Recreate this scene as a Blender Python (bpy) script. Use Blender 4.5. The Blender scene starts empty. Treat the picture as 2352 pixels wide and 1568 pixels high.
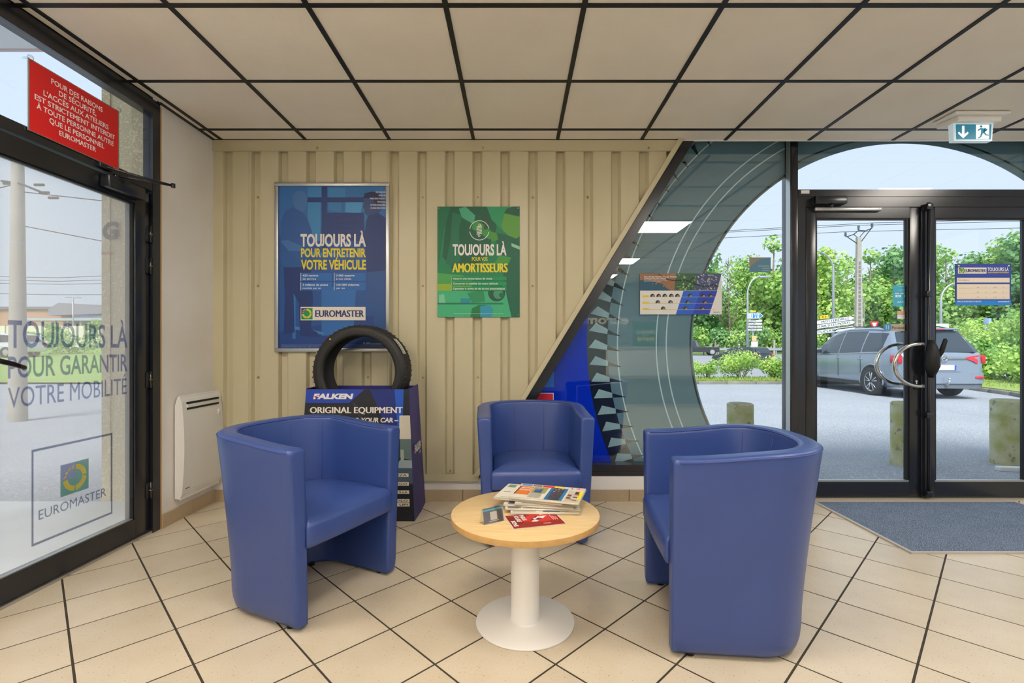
import bpy, bmesh, math, random
from mathutils import Vector, Matrix, noise
C = bpy.context.scene.collection
PI = math.pi
R = math.radians
EYE = 1.12            # camera height, metres
WL = -2.185           # inner face of the left wall
WB = 3.50             # inner face of the back wall
HC = 2.603            # ceiling height
HT = 2.76             # the glazing goes on above the ceiling

# ------------------------------------------------------------ camera, sky, sun, exposure
cd = bpy.data.cameras.new('camera'); cam = bpy.data.objects.new('camera', cd); C.objects.link(cam)
cam.location = (0, 0, EYE); cam.rotation_euler = (PI/2, 0, 0)
cd.sensor_width = 36.0; cd.lens = 36.0*1112/2352
cd.shift_x = -10/2352; cd.shift_y = 11/2352
cd.clip_start = 0.05; cd.clip_end = 600
bpy.context.scene.camera = cam
w = bpy.data.worlds.new('sky'); bpy.context.scene.world = w; w.use_nodes = True
nt = w.node_tree; nt.nodes.clear()
wo = nt.nodes.new('ShaderNodeOutputWorld'); bg = nt.nodes.new('ShaderNodeBackground')
tc = nt.nodes.new('ShaderNodeTexCoord'); sp = nt.nodes.new('ShaderNodeSeparateXYZ'); rp = nt.nodes.new('ShaderNodeValToRGB')
nt.links.new(tc.outputs['Generated'], sp.inputs[0]); nt.links.new(sp.outputs['Z'], rp.inputs[0])
rp.color_ramp.elements[0].position = 0.0; rp.color_ramp.elements[0].color = (0.62, 0.71, 0.83, 1)
rp.color_ramp.elements[1].position = 0.6; rp.color_ramp.elements[1].color = (0.53, 0.65, 0.81, 1)
nt.links.new(rp.outputs[0], bg.inputs[0]); bg.inputs[1].default_value = 1.1
nt.links.new(bg.outputs[0], wo.inputs[0])
sd = bpy.data.lights.new('sun', 'SUN'); sun = bpy.data.objects.new('sun', sd); C.objects.link(sun)
sd.energy = 4.8; sd.angle = R(25); sd.color = (1, 0.97, 0.92)
sun.rotation_euler = (R(38), R(-14), 0)          # high overcast sun behind the building
vs = bpy.context.scene.view_settings
vs.view_transform = 'Standard'; vs.look = 'None'; vs.gamma = 1.0; vs.use_curve_mapping = False
vs.exposure = 0.28
PANEL_GLOW = 18.0

# ------------------------------------------------------------ materials
def lin(c):
    return tuple(((v/255)/12.92 if v/255 <= 0.04045 else ((v/255+0.055)/1.055)**2.4) for v in c)
MATS = {}
def M(name, rgb=(200,200,200), rough=0.5, metal=0.0, spec=0.5, coat=0.0, bump=None, speck=None, vary=None, emit=0.0, rnd=0.0, sheen=0.0):
    """rgb in 0..255 sRGB. bump=(scale, strength), speck=(scale, threshold, rgb2), vary=(scale, rgb2, amount)"""
    if name in MATS: return MATS[name]
    m = bpy.data.materials.new(name); m.use_nodes = True; MATS[name] = m
    n = m.node_tree.nodes; L = m.node_tree.links; b = n['Principled BSDF']
    c = lin(rgb)+(1,)
    b.inputs['Base Color'].default_value = c
    b.inputs['Roughness'].default_value = rough; b.inputs['Metallic'].default_value = metal
    b.inputs['Specular IOR Level'].default_value = spec
    if coat: b.inputs['Coat Weight'].default_value = coat; b.inputs['Coat Roughness'].default_value = 0.08
    if sheen: b.inputs['Sheen Weight'].default_value = sheen
    if emit: b.inputs['Emission Color'].default_value = c; b.inputs['Emission Strength'].default_value = emit
    tcn = None
    def co():
        nonlocal tcn
        if tcn is None: tcn = n.new('ShaderNodeTexCoord')
        return tcn.outputs['Object']
    src = None
    def mix(fac, a, b2, blend='MIX'):
        x = n.new('ShaderNodeMix'); x.data_type = 'RGBA'; x.blend_type = blend
        if isinstance(fac, float): x.inputs[0].default_value = fac
        else: L.new(fac, x.inputs[0])
        if isinstance(a, tuple): x.inputs[6].default_value = a
        else: L.new(a, x.inputs[6])
        if isinstance(b2, tuple): x.inputs[7].default_value = b2
        else: L.new(b2, x.inputs[7])
        return x.outputs[2]
    if vary:
        t = n.new('ShaderNodeTexNoise'); t.inputs['Scale'].default_value = vary[0]; t.inputs['Detail'].default_value = 5
        L.new(co(), t.inputs['Vector'])
        r = n.new('ShaderNodeMapRange'); r.inputs[1].default_value = 0.35; r.inputs[2].default_value = 0.68; r.inputs[4].default_value = vary[2]
        L.new(t.outputs[0], r.inputs[0])
        src = mix(r.outputs[0], c, lin(vary[1])+(1,))
    if speck:
        t = n.new('ShaderNodeTexNoise'); t.inputs['Scale'].default_value = speck[0]; t.inputs['Detail'].default_value = 2
        L.new(co(), t.inputs['Vector'])
        r = n.new('ShaderNodeMapRange'); r.inputs[1].default_value = speck[1]; r.inputs[2].default_value = speck[1]+0.05
        L.new(t.outputs[0], r.inputs[0])
        src = mix(r.outputs[0], src if src is not None else c, lin(speck[2])+(1,))
    if rnd:
        oi = n.new('ShaderNodeObjectInfo'); r = n.new('ShaderNodeMapRange')
        r.inputs[3].default_value = 1-rnd; r.inputs[4].default_value = 1+rnd*0.6
        L.new(oi.outputs['Random'], r.inputs[0])
        g = n.new('ShaderNodeCombineColor')
        for i in range(3): L.new(r.outputs[0], g.inputs[i])
        src = mix(1.0, src if src is not None else c, g.outputs[0], 'MULTIPLY')
    if src is not None: L.new(src, b.inputs['Base Color'])
    if bump:
        t = n.new('ShaderNodeTexNoise'); t.inputs['Scale'].default_value = bump[0]; t.inputs['Detail'].default_value = 3
        L.new(co(), t.inputs['Vector'])
        bn = n.new('ShaderNodeBump'); bn.inputs['Strength'].default_value = bump[1]; bn.inputs['Distance'].default_value = 0.004
        L.new(t.outputs[0], bn.inputs['Height']); L.new(bn.outputs[0], b.inputs['Normal'])
    return m
def clear_mat(name, tint=(1,1,1), refl=0.07, haze=0.0, haze_rgb=(230,230,230), rough=0.0):
    """sheet of clear glass or film: passes light straight through, mirrors a little, may carry a milky print"""
    if name in MATS: return MATS[name]
    m = bpy.data.materials.new(name); m.use_nodes = True; MATS[name] = m
    n = m.node_tree.nodes; L = m.node_tree.links; n.clear()
    o = n.new('ShaderNodeOutputMaterial'); t = n.new('ShaderNodeBsdfTransparent'); g = n.new('ShaderNodeBsdfGlossy')
    t.inputs[0].default_value = tint+(1,); g.inputs['Roughness'].default_value = rough
    last = t.outputs[0]
    if haze:
        d = n.new('ShaderNodeBsdfDiffuse'); d.inputs[0].default_value = lin(haze_rgb)+(1,)
        x = n.new('ShaderNodeMixShader'); x.inputs[0].default_value = haze
        L.new(last, x.inputs[1]); L.new(d.outputs[0], x.inputs[2]); last = x.outputs[0]
    if refl:
        f = n.new('ShaderNodeLayerWeight'); f.inputs[0].default_value = 0.35
        r = n.new('ShaderNodeMapRange'); r.inputs[3].default_value = refl; r.inputs[4].default_value = 0.7
        p = n.new('ShaderNodeMath'); p.operation = 'POWER'; p.inputs[1].default_value = 3.6
        L.new(f.outputs['Facing'], p.inputs[0]); L.new(p.outputs[0], r.inputs[0])
        x = n.new('ShaderNodeMixShader'); L.new(r.outputs[0], x.inputs[0])
        L.new(last, x.inputs[1]); L.new(g.outputs[0], x.inputs[2]); last = x.outputs[0]
    L.new(last, o.inputs[0]); m.use_backface_culling = False
    return m
def gloss_film(name, rgb, fac=0.2, rough=0.015):
    if name in MATS: return MATS[name]
    m = bpy.data.materials.new(name); m.use_nodes = True; MATS[name] = m
    n = m.node_tree.nodes; L = m.node_tree.links; n.clear()
    o = n.new('ShaderNodeOutputMaterial'); d = n.new('ShaderNodeBsdfDiffuse'); g = n.new('ShaderNodeBsdfGlossy'); x = n.new('ShaderNodeMixShader')
    d.inputs[0].default_value = lin(rgb)+(1,); g.inputs['Roughness'].default_value = rough; x.inputs[0].default_value = fac
    g.inputs[0].default_value = (0.86, 0.95, 1, 1)
    L.new(d.outputs[0], x.inputs[1]); L.new(g.outputs[0], x.inputs[2]); L.new(x.outputs[0], o.inputs[0])
    return m
def ink(rgb, rough=0.45):
    return M('print_%02x%02x%02x_%d' % (*rgb, int(rough*10)), rgb, rough)

# ------------------------------------------------------------ mesh builder
class MB:
    def __init__(s): s.v = []; s.f = []; s.m = []; s.mats = []; s.sm = []
    def mi(s, m):
        if m not in s.mats: s.mats.append(m)
        return s.mats.index(m)
    def face(s, pts, m, smooth=False):
        i = len(s.v); s.v += [tuple(p) for p in pts]; s.f.append(tuple(range(i, i+len(pts)))); s.m.append(s.mi(m)); s.sm.append(smooth)
    def box(s, a, b, m, T=None):
        x0,y0,z0 = a; x1,y1,z1 = b
        P = [(x0,y0,z0),(x1,y0,z0),(x1,y1,z0),(x0,y1,z0),(x0,y0,z1),(x1,y0,z1),(x1,y1,z1),(x0,y1,z1)]
        if T is not None: P = [tuple(T @ Vector(p)) for p in P]
        i = len(s.v); s.v += P; k = s.mi(m)
        for q in ((0,3,2,1),(4,5,6,7),(0,1,5,4),(1,2,6,5),(2,3,7,6),(3,0,4,7)):
            s.f.append(tuple(i+j for j in q)); s.m.append(k); s.sm.append(False)
        return s
    def bbox(s, a, b, m, r=0.004, T=None, seg=2):
        """box with rounded edges"""
        bm = bmesh.new(); bmesh.ops.create_cube(bm, size=1)
        for v in bm.verts: v.co = Vector(((a[0]+b[0])/2+v.co.x*(b[0]-a[0]), (a[1]+b[1])/2+v.co.y*(b[1]-a[1]), (a[2]+b[2])/2+v.co.z*(b[2]-a[2])))
        bmesh.ops.bevel(bm, geom=bm.edges[:], offset=r, segments=seg, affect='EDGES', profile=0.5)
        s.add_bm(bm, m, T, True); return s
    def add_bm(s, bm, m, T=None, smooth=False):
        i = len(s.v); bm.verts.index_update(); k = s.mi(m)
        for v in bm.verts: s.v.append(tuple(T @ v.co) if T is not None else tuple(v.co))
        for f in bm.faces: s.f.append(tuple(i+v.index for v in f.verts)); s.m.append(k); s.sm.append(smooth)
        bm.free()
    def prism(s, poly, y0, y1, m, plane='xz', T=None):
        """poly of 2D points extruded between y0 and y1 along the third axis"""
        def W(p, t):
            q = {'xz': (p[0], t, p[1]), 'xy': (p[0], p[1], t), 'yz': (t, p[0], p[1])}[plane]
            return tuple(T @ Vector(q)) if T is not None else q
        n = len(poly); i = len(s.v); k = s.mi(m)
        s.v += [W(p, y0) for p in poly] + [W(p, y1) for p in poly]
        s.f.append(tuple(range(i, i+n))); s.f.append(tuple(range(i+2*n-1, i+n-1, -1)))
        for j in range(n): s.f.append((i+j, i+n+j, i+n+(j+1) % n, i+(j+1) % n))
        s.m += [k]*(n+2); s.sm += [False]*(n+2); return s
    def cyl(s, p0, p1, r0, m, r1=None, seg=16, caps=True, smooth=True):
        return s.tube([p0, p1], [r0, r0 if r1 is None else r1], m, seg, caps, smooth)
    def tube(s, pts, r, m, seg=10, caps=True, smooth=True, closed=False):
        pts = [Vector(p) for p in pts]; n = len(pts)
        if not isinstance(r, (list, tuple)): r = [r]*n
        i0 = len(s.v); k = s.mi(m); up = None
        for i, p in enumerate(pts):
            if closed: t = (pts[(i+1) % n]-pts[i-1])
            else: t = (pts[min(i+1, n-1)]-pts[max(i-1, 0)])
            t.normalize()
            if up is None:
                up = Vector((0,0,1)) if abs(t.z) < 0.9 else Vector((1,0,0))
            a = t.cross(up); a.normalize(); b = a.cross(t); b.normalize(); up = b
            for j in range(seg):
                q = 2*PI*j/seg
                s.v.append(tuple(p + a*math.cos(q)*r[i] + b*math.sin(q)*r[i]))
        for i in range(n if closed else n-1):
            for j in range(seg):
                a0 = i0+i*seg; a1 = i0+((i+1) % n)*seg
                s.f.append((a0+j, a1+j, a1+(j+1) % seg, a0+(j+1) % seg)); s.m.append(k); s.sm.append(smooth)
        if caps and not closed:
            s.f.append(tuple(i0+j for j in range(seg))); s.f.append(tuple(i0+(n-1)*seg+j for j in range(seg-1, -1, -1)))
            s.m += [k, k]; s.sm += [False, False]
        return s
    def lathe(s, prof, c, m, seg=40, axis='z', T=None):
        """prof: list of (radius, height)"""
        i0 = len(s.v); k = s.mi(m); n = len(prof)
        for r, h in prof:
            for j in range(seg):
                q = 2*PI*j/seg
                x, y = r*math.cos(q), r*math.sin(q)
                p = {'z': (c[0]+x, c[1]+y, c[2]+h), 'y': (c[0]+x, c[1]+h, c[2]+y), 'x': (c[0]+h, c[1]+x, c[2]+y)}[axis]
                s.v.append(tuple(T @ Vector(p)) if T is not None else p)
        for i in range(n-1):
            for j in range(seg):
                s.f.append((i0+i*seg+j, i0+i*seg+(j+1) % seg, i0+(i+1)*seg+(j+1) % seg, i0+(i+1)*seg+j)); s.m.append(k); s.sm.append(True)
        return s
    def disc(s, c, r, m, seg=24, axis='y', sx=1.0, T=None):
        P = []
        for j in range(seg):
            q = 2*PI*j/seg; x, y = r*sx*math.cos(q), r*math.sin(q)
            P.append({'z': (c[0]+x, c[1]+y, c[2]), 'y': (c[0]+x, c[1], c[2]+y), 'x': (c[0], c[1]+x, c[2]+y)}[axis])
        if T is not None: P = [tuple(T @ Vector(p)) for p in P]
        s.face(P, m); return s
    def mesh(s, name):
        me = bpy.data.meshes.new(name); me.from_pydata(s.v, [], s.f)
        for m in s.mats: me.materials.append(m)
        me.polygons.foreach_set('material_index', s.m); me.polygons.foreach_set('use_smooth', s.sm)
        me.update(); return me
    def build(s, name, parent=None, **kw):
        me = s.mesh(name)
        return link(name, me, parent, **kw)
def fix_normals(o):
    bm = bmesh.new(); bm.from_mesh(o.data); bmesh.ops.remove_doubles(bm, verts=bm.verts[:], dist=1e-5)
    bmesh.ops.recalc_face_normals(bm, faces=bm.faces[:]); bm.to_mesh(o.data); bm.free(); return o
def props(o, label=None, cat=None, group=None, kind=None):
    if label: o['label'] = label
    if cat: o['category'] = cat
    if group: o['group'] = group
    if kind: o['kind'] = kind
    return o
def link(name, me, parent=None, label=None, cat=None, group=None, kind=None, loc=None, rz=None):
    o = bpy.data.objects.new(name, me); C.objects.link(o)
    if parent is not None: o.parent = parent
    if loc is not None: o.location = loc
    if rz is not None: o.rotation_euler = (0, 0, rz)
    return props(o, label, cat, group, kind)
def empty(name, loc=(0,0,0), rz=0.0, label=None, cat=None, group=None, kind=None):
    o = bpy.data.objects.new(name, None); C.objects.link(o); o.empty_display_size = 0.1
    o.location = loc; o.rotation_euler = (0, 0, rz)
    return props(o, label, cat, group, kind)
def copy_tree(o, parent=None):
    c = o.copy(); C.objects.link(c)
    if parent is not None: c.parent = parent
    for ch in list(o.children): copy_tree(ch, c)
    return c
def clip(poly, f):
    """keep the part of poly where f(p) >= 0 (f linear)"""
    out = []
    for i in range(len(poly)):
        a, b = poly[i], poly[(i+1) % len(poly)]; fa, fb = f(a), f(b)
        if fa >= 0: out.append(a)
        if (fa >= 0) != (fb >= 0):
            t = fa/(fa-fb); out.append((a[0]+(b[0]-a[0])*t, a[1]+(b[1]-a[1])*t))
    return out
def clip_convex(poly, conv):
    """conv: counter-clockwise convex polygon"""
    for i in range(len(conv)):
        a, b = conv[i], conv[(i+1) % len(conv)]
        poly = clip(poly, lambda p: (b[0]-a[0])*(p[1]-a[1])-(b[1]-a[1])*(p[0]-a[0]))
        if len(poly) < 3: return []
    return poly
def clip_rect(poly, x0, x1, y0, y1):
    for f in (lambda p: p[0]-x0, lambda p: x1-p[0], lambda p: p[1]-y0, lambda p: y1-p[1]):
        poly = clip(poly, f)
        if len(poly) < 3: return []
    return poly
TXT = {}
def text_shape(s, bold, space=1.0):
    """flat outlines of a string, normalised to its own box: (verts, faces, width/height)"""
    key = (s, bold, space)
    if key in TXT: return TXT[key]
    cu = bpy.data.curves.new('lettering', 'FONT'); cu.body = s; cu.size = 1; cu.offset = bold; cu.resolution_u = 3
    cu.space_character = space
    ob = bpy.data.objects.new('lettering', cu); C.objects.link(ob)
    bpy.context.view_layer.update()
    me = bpy.data.meshes.new_from_object(ob.evaluated_get(bpy.context.evaluated_depsgraph_get()))
    V = [(v.co.x, v.co.y) for v in me.vertices]; F = [tuple(p.vertices) for p in me.polygons]
    bpy.data.objects.remove(ob); bpy.data.curves.remove(cu); bpy.data.meshes.remove(me)
    if 'J' in s and s.upper() == s:            # the printed face keeps its J on the line
        par = list(range(len(V)))
        def find(i):
            while par[i] != i: i = par[i]
            return i
        for f in F:
            for j in f[1:]:
                a_, b_ = find(f[0]), find(j)
                if a_ != b_: par[b_] = a_
        isl = {}
        for i in range(len(V)): isl.setdefault(find(i), []).append(i)
        for ids in isl.values():
            lo = min(V[i][1] for i in ids); hi = max(V[i][1] for i in ids)
            if lo < -.05 and hi > .5:
                for i in ids: V[i] = (V[i][0], (V[i][1]-lo)*hi/(hi-lo))
    x0 = min(v[0] for v in V); x1 = max(v[0] for v in V)
    TXT[key] = (V, F, x0, x1)
    return TXT[key]
CAP = 0.69            # cap height of the built-in face at size 1
class Art(MB):
    """flat print in the local XZ plane, facing -Y; every later layer lies a hair in front of the one before"""
    step = 0.00012; inc = 0.00004
    def __init__(s, y=0.0): super().__init__(); s.y = y
    def up(s, k=1): s.y -= s.step*k; return s
    def poly(s, pts, rgb, rough=0.45, mat=None):
        if len(pts) >= 3:
            a = sum(pts[i][0]*pts[(i+1) % len(pts)][1]-pts[(i+1) % len(pts)][0]*pts[i][1] for i in range(len(pts)))
            if a < 0: pts = pts[::-1]
            s.face([(p[0], s.y, p[1]) for p in pts], mat or ink(rgb, rough)); s.y -= s.inc
        return s
    def rect(s, x0, x1, z0, z1, rgb, rough=0.45, mat=None):
        return s.poly([(x0,z0),(x1,z0),(x1,z1),(x0,z1)], rgb, rough, mat)
    def circ(s, x, z, r, rgb, seg=28, sx=1.0): return s.poly([(x+r*sx*math.cos(2*PI*i/seg), z+r*math.sin(2*PI*i/seg)) for i in range(seg)], rgb)
    def ring(s, x, z, r0, r1, rgb, a0=0, a1=360, seg=30):
        s.inc = 0
        for i in range(seg):
            a = R(a0+(a1-a0)*i/seg); b = R(a0+(a1-a0)*(i+1)/seg)
            s.poly([(x+r0*math.cos(a), z+r0*math.sin(a)),(x+r1*math.cos(a), z+r1*math.sin(a)),(x+r1*math.cos(b), z+r1*math.sin(b)),(x+r0*math.cos(b), z+r0*math.sin(b))], rgb)
        s.inc = Art.inc; return s.up()
    def text(s, t, x0, z0, w, h, rgb, bold=0.0, mirror=False, slant=0.0, mat=None, space=1.0):
        """capital height h, total width w, baseline z0"""
        if bold > 0 and 'M' in t:            # the built-in M folds over when thickened: thicken by three shifted strokes instead
            e = 0 if mat else bold*h*2.4
            for dx in ((-e, e, -e*.5, e*.5, 0) if e else (0,)): s.text(t, x0+dx, z0, w, h, rgb, 0.0, mirror, slant, mat, space)
            return s
        V, F, a, b = text_shape(t, bold, space); i = len(s.v); k = s.mi(mat or ink(rgb))
        for vx, vz in V:
            u = (vx-a)/(b-a); q = vz/CAP*h
            if mirror: u = 1-u
            s.v.append((x0+u*w+slant*q, s.y, z0+q))
        for f in F: s.f.append(tuple(i+j for j in f)); s.m.append(k); s.sm.append(False)
        s.y -= s.inc
        return s
def euromaster_badge(A, x, z, d, haze=None):
    """square emblem: green ground, yellow ring, violet corner with chevrons; x, z its lower left corner"""
    g, y, v = ((0,146,90), (222,205,40), (62,60,120)) if haze is None else haze
    A.rect(x, x+d, z, z+d, g); A.up()
    A.rect(x, x+d*.5, z+d*.5, z+d, v); A.up()
    cx, cz = x+d*.5, z+d*.5
    A.ring(cx, cz, d*.26, d*.42, y, -87, -3, 8); A.ring(cx, cz, d*.26, d*.42, y, 3, 87, 8); A.ring(cx, cz, d*.26, d*.42, y, 183, 267, 8)
    for k in range(4):
        a = R(170-k*22); r = d*.36; px, pz = cx+r*math.cos(a), cz+r*math.sin(a); t = a-PI/2
        u = (math.cos(t), math.sin(t)); n = (math.cos(a), math.sin(a)); e = d*.06
        A.poly([(px-n[0]*e*1.3, pz-n[1]*e*1.3),(px+u[0]*e, pz+u[1]*e),(px+n[0]*e*1.3, pz+n[1]*e*1.3),(px+n[0]*e*1.3+u[0]*e, pz+n[1]*e*1.3+u[1]*e),(px+u[0]*e*2, pz+u[1]*e*2),(px-n[0]*e*1.3+u[0]*e, pz-n[1]*e*1.3+u[1]*e)], y)
    A.up(); A.circ(cx, cz, d*.24, g)
def pane_px(x, y, d):
    """point of the vertical plane at depth d that the view ray of (x, y) meets"""
    return ((x-1186)*d/1112, EYE-(y-795)*d/1112)

# ------------------------------------------------------------ shared materials
tile_m = M('cream_floor_tile', (208,194,170), 0.30, spec=0.5, speck=(170, 0.665, (128,108,84)), vary=(5, (218,206,184), 0.7), rnd=0.05, bump=(40, 0.05))
base_m = M('beige_skirting_tile', (186,166,136), 0.4, speck=(150, 0.66, (90,70,48)), rnd=0.06)
grout_m = M('dark_grout', (62,54,44), 0.9)
ceil_m = M('mineral_ceiling_tile', (234,227,215), 0.95, vary=(3, (226,218,205), 0.6), bump=(160, 0.25), rnd=0.03)
tbar_m = M('black_ceiling_bar', (18,17,18), 0.5)
clad_m = M('cream_lacquered_steel', (201,192,160), 0.33, bump=(300, 0.03), vary=(2.5, (195,185,152), 0.5))
white_wall = M('white_plaster', (236,233,228), 0.85, vary=(2.2, (226,219,208), 0.7), bump=(90, 0.2))
black_alu = M('black_lacquered_aluminium', (24,27,35), 0.25, spec=0.7, vary=(4, (33,35,42), 0.6))
rubber = M('black_rubber', (15,15,16), 0.6)
chrome = M('brushed_steel', (205,200,192), 0.18, metal=1.0)
alu = M('satin_aluminium', (190,190,188), 0.35, metal=0.9)
white_paint = M('white_powder_coat', (236,234,230), 0.45)
white_plastic = M('white_plastic', (232,230,225), 0.4)
glass = clear_mat('clear_glass', (0.975,0.99,0.985), 0.022)
leather = M('blue_leatherette', (54,78,144), 0.30, spec=0.6, bump=(420, 0.16), vary=(6, (50,72,136), 0.5))
leather_seam = M('blue_piping', (52,72,142), 0.45)
# ------------------------------------------------------------ the room: floor
f = MB(); f.box((-2.4,-4.4,-0.12),(5.2,3.68,-0.0014), grout_m)
floor = f.build('floor', kind='structure')
PIT = 0.3008; J = 0.0040
ex = Vector((math.sqrt(.5), math.sqrt(.5))); ey = Vector((-math.sqrt(.5), math.sqrt(.5)))
NODE = Vector((-0.287, 2.557))
full = MB(); h = PIT/2-J
full.prism([(-h,-h),(h,-h),(h,h),(-h,h)], -0.008, 0, tile_m, 'xy'); full_me = full.mesh('tile')
rest = MB(); cands = []
RX0, RX1, RY0, RY1 = WL, 5.0, -4.2, 3.515
for i in range(-34, 35):
    for j in range(-34, 35):
        c = NODE + ex*(PIT*(i+.5)) + ey*(PIT*(j+.5))
        pts = [c+ex*(h*a)+ey*(h*b) for a, b in ((-1,-1),(1,-1),(1,1),(-1,1))]
        pl = clip_rect([(p.x, p.y) for p in pts], RX0, RX1, RY0, RY1)
        if len(pl) < 3: continue
        seen = c.y > 1.25 and abs(c.x)/max(c.y, .1) < 1.13
        whole = all(RX0 < p.x < RX1 and RY0 < p.y < RY1 for p in pts)
        cands.append((c.length if seen else 99, c, pl, whole, seen))
cands.sort(key=lambda q: q[0]); n_t = 0
for d, c, pl, whole, seen in cands:
    if seen and n_t < 290:
        n_t += 1
        if whole: link('tile', full_me, floor, loc=(c.x, c.y, 0)).rotation_euler = (0, 0, PI/4)
        else:
            q = MB(); q.prism(pl, -0.008, 0, tile_m, 'xy'); q.build('tile', floor)
    else: rest.prism(pl, -0.008, 0, tile_m, 'xy')
rest.build('tile_field', floor, kind='stuff')

# ------------------------------------------------------------ ceiling
PX = 0.604; X0 = -0.308; Y0 = 3.318
c_ = MB(); c_.box((-2.4,-4.4,HC+0.16),(5.2,3.70,HC+0.28), M('added_roof_deck', (90,90,90), .9))  # unseen roof slab, added above the ceiling to keep the sky light out
ceiling = c_.build('ceiling', kind='structure')
LIGHTS = {(3,-3),(3,-7),(3,-10),(-3,-3),(-3,-7),(-3,-10),(0,-3),(0,-7),(0,-10),(6,-1),(6,-10)}   # cells that hold a light panel; unseen left columns added for even light
led = M('warm_led_diffuser', (255,246,234), 0.5, emit=PANEL_GLOW)
for i in range(-5, 11):
    for j in range(-14, 2):
        x0, x1 = X0+PX*i, X0+PX*(i+1); y0, y1 = Y0+PX*(j-1), Y0+PX*j
        x0, x1, y0, y1 = max(x0, WL), min(x1, 5.0), max(y0, -4.2), min(y1, WB)
        if x1-x0 < .03 or y1-y0 < .03: continue
        if (i, j) in LIGHTS:
            t = empty('ceiling_light', ((x0+x1)/2, (y0+y1)/2, HC), 0,
                      'square warm white light panel set flush in the ceiling grid behind the viewer', 'ceiling light', 'flush light panels of the ceiling')
            q = MB(); q.box((-.285,-.285,-.002),(.285,.285,.02), led); q.build('diffuser', t)
            q = MB()
            for a in (-1, 1): q.box((a*.29-.006,-.296,-.004),(a*.29+.006,.296,.02), white_plastic); q.box((-.284,a*.29-.006,-.004),(.284,a*.29+.006,.02), white_plastic)
            q.build('frame', t)
        else:
            q = MB(); q.box((x0+.011,y0+.011,HC+.004),(x1-.011,y1-.011,HC+.024), ceil_m); q.build('ceiling_tile', ceiling)
for i in range(-3, 10):
    x = X0+PX*i
    if WL < x < 5: q = MB(); q.box((x-.012,-4.2,HC-.001),(x+.012,WB,HC+.012), tbar_m); q.build('grid_bar', ceiling)
for j in range(-13, 1):
    y = Y0+PX*j
    if -4.2 < y: q = MB(); q.box((WL,y-.0117,HC-.0004),(5.0,y+.0117,HC+.011), tbar_m); q.build('grid_bar', ceiling)
q = MB(); q.box((WL,WB-.022,HC-.0015),(1.19,WB+.03,HC+.012), tbar_m); q.box((WL-.005,2.95,HC-.002),(WL+.02,WB,HC+.011), tbar_m)
q.build('edge_bar', ceiling)
q = MB(); q.box((1.19,WB-.012,HC-.003),(5.0,WB,HC+.02), white_plastic); q.box((1.19,WB-.002,HC),(5.0,WB,HC+.15), white_plastic); q.build('pale_edge_bar', ceiling)

# ------------------------------------------------------------ back wall
SL = 0.6085
def slant(z, off=0.0): return 0.073+off+SL*(z-0.743)          # outer left edge of the sloping black window bar
wb = MB()
wb.prism([(-2.4,0),(2.0,0),(2.0,.17),(slant(.17,.02),.17),(slant(HT,.02),HT),(-2.4,HT)], 3.535, 3.64, M('wall_core', (150,146,138), .9))
wall_back = wb.build('wall_back', kind='structure')
GX0 = 0.085; TOPZ = 2.527; BOTZ = 0.196
def slz(x, off): return (x-0.073-off)/SL+0.743
sheets = []
xs = -2.185
edges = [WL, -1.93, -0.93, 0.07+.0, 1.30]
for s_i in range(len(edges)-1):
    xa, xb = edges[s_i], edges[s_i+1]
    prof = [(xa, 0.0)]
    k0 = math.floor((xa-GX0)/.2)
    for k in range(k0, k0+8):
        g = GX0+.2*k
        for dx, dy in ((-.003, 0), (.0, .003), (.010, .034), (.052, .034), (.070, 0)):
            if xa+.002 < g+dx < xb-.002: prof.append((g+dx, dy))
    prof.append((xb, 0.0))
    q = MB(); yo = 3.49+(.0012 if s_i % 2 else 0)
    for a, b in zip(prof[:-1], prof[1:]):
        # vertical strips, cut along the sloping window bar
        pl = [(a[0], BOTZ), (b[0], BOTZ), (b[0], TOPZ+.01), (a[0], TOPZ+.01)]
        pl = clip(pl, lambda p: slant(p[1], -.03)-p[0])
        if len(pl) < 3: continue
        def yy(x): return yo+(a[1]+(b[1]-a[1])*((x-a[0])/max(b[0]-a[0], 1e-6)))
        q.face([(p[0], yy(p[0]), p[1]) for p in pl], clad_m)
        q.face([(p[0], yy(p[0])+.001, p[1]) for p in pl[::-1]], clad_m)
    q.build('ribbed_sheet', wall_back)
# sheet joint lips
for x in edges[1:3]:
    q = MB(); q.box((x-.002, 3.486, BOTZ), (x+.003, 3.492, TOPZ), clad_m); q.build('sheet_joint', wall_back)
q = MB(); q.prism([(WL,TOPZ),(slant(TOPZ,-.028),TOPZ),(slant(HC,-.028),HC),(WL,HC)], 3.478, 3.495, clad_m); q.box((WL,3.474,TOPZ-.003),(slant(TOPZ,-.03),3.492,TOPZ+.004), clad_m)
q.build('top_flashing', wall_back)
q = MB(); q.box((WL,3.484,.152),(-.27,3.52,.196), clad_m); q.box((WL,3.478,.150),(-.27,3.5,.157), clad_m); q.build('bottom_flashing', wall_back)
q = MB(); q.prism([(slant(.19,-.045),.19),(slant(.19,-.006),.19),(slant(HC,-.006),HC),(slant(HC,-.045),HC)], 3.462, 3.50, clad_m); q.build('sloping_flashing', wall_back)
q = MB(); q.box((WL,3.502,.084),(-.27,3.54,.152), white_wall); q.box((-.27,3.502,.084),(2.006,3.54,.182), white_wall); q.build('plinth', wall_back)
scr_m = M('painted_screw', (176,158,112), .4)
sm = MB(); sm.lathe([(0,-.007),(.0045,-.0065),(.006,-.003),(.0062,0)], (0,0,0), scr_m, 10, 'y'); sm.lathe([(.009,-.0015),(.0095,.002)], (0,0,0), scr_m, 12, 'y'); screw_me = sm.mesh('screw')
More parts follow.
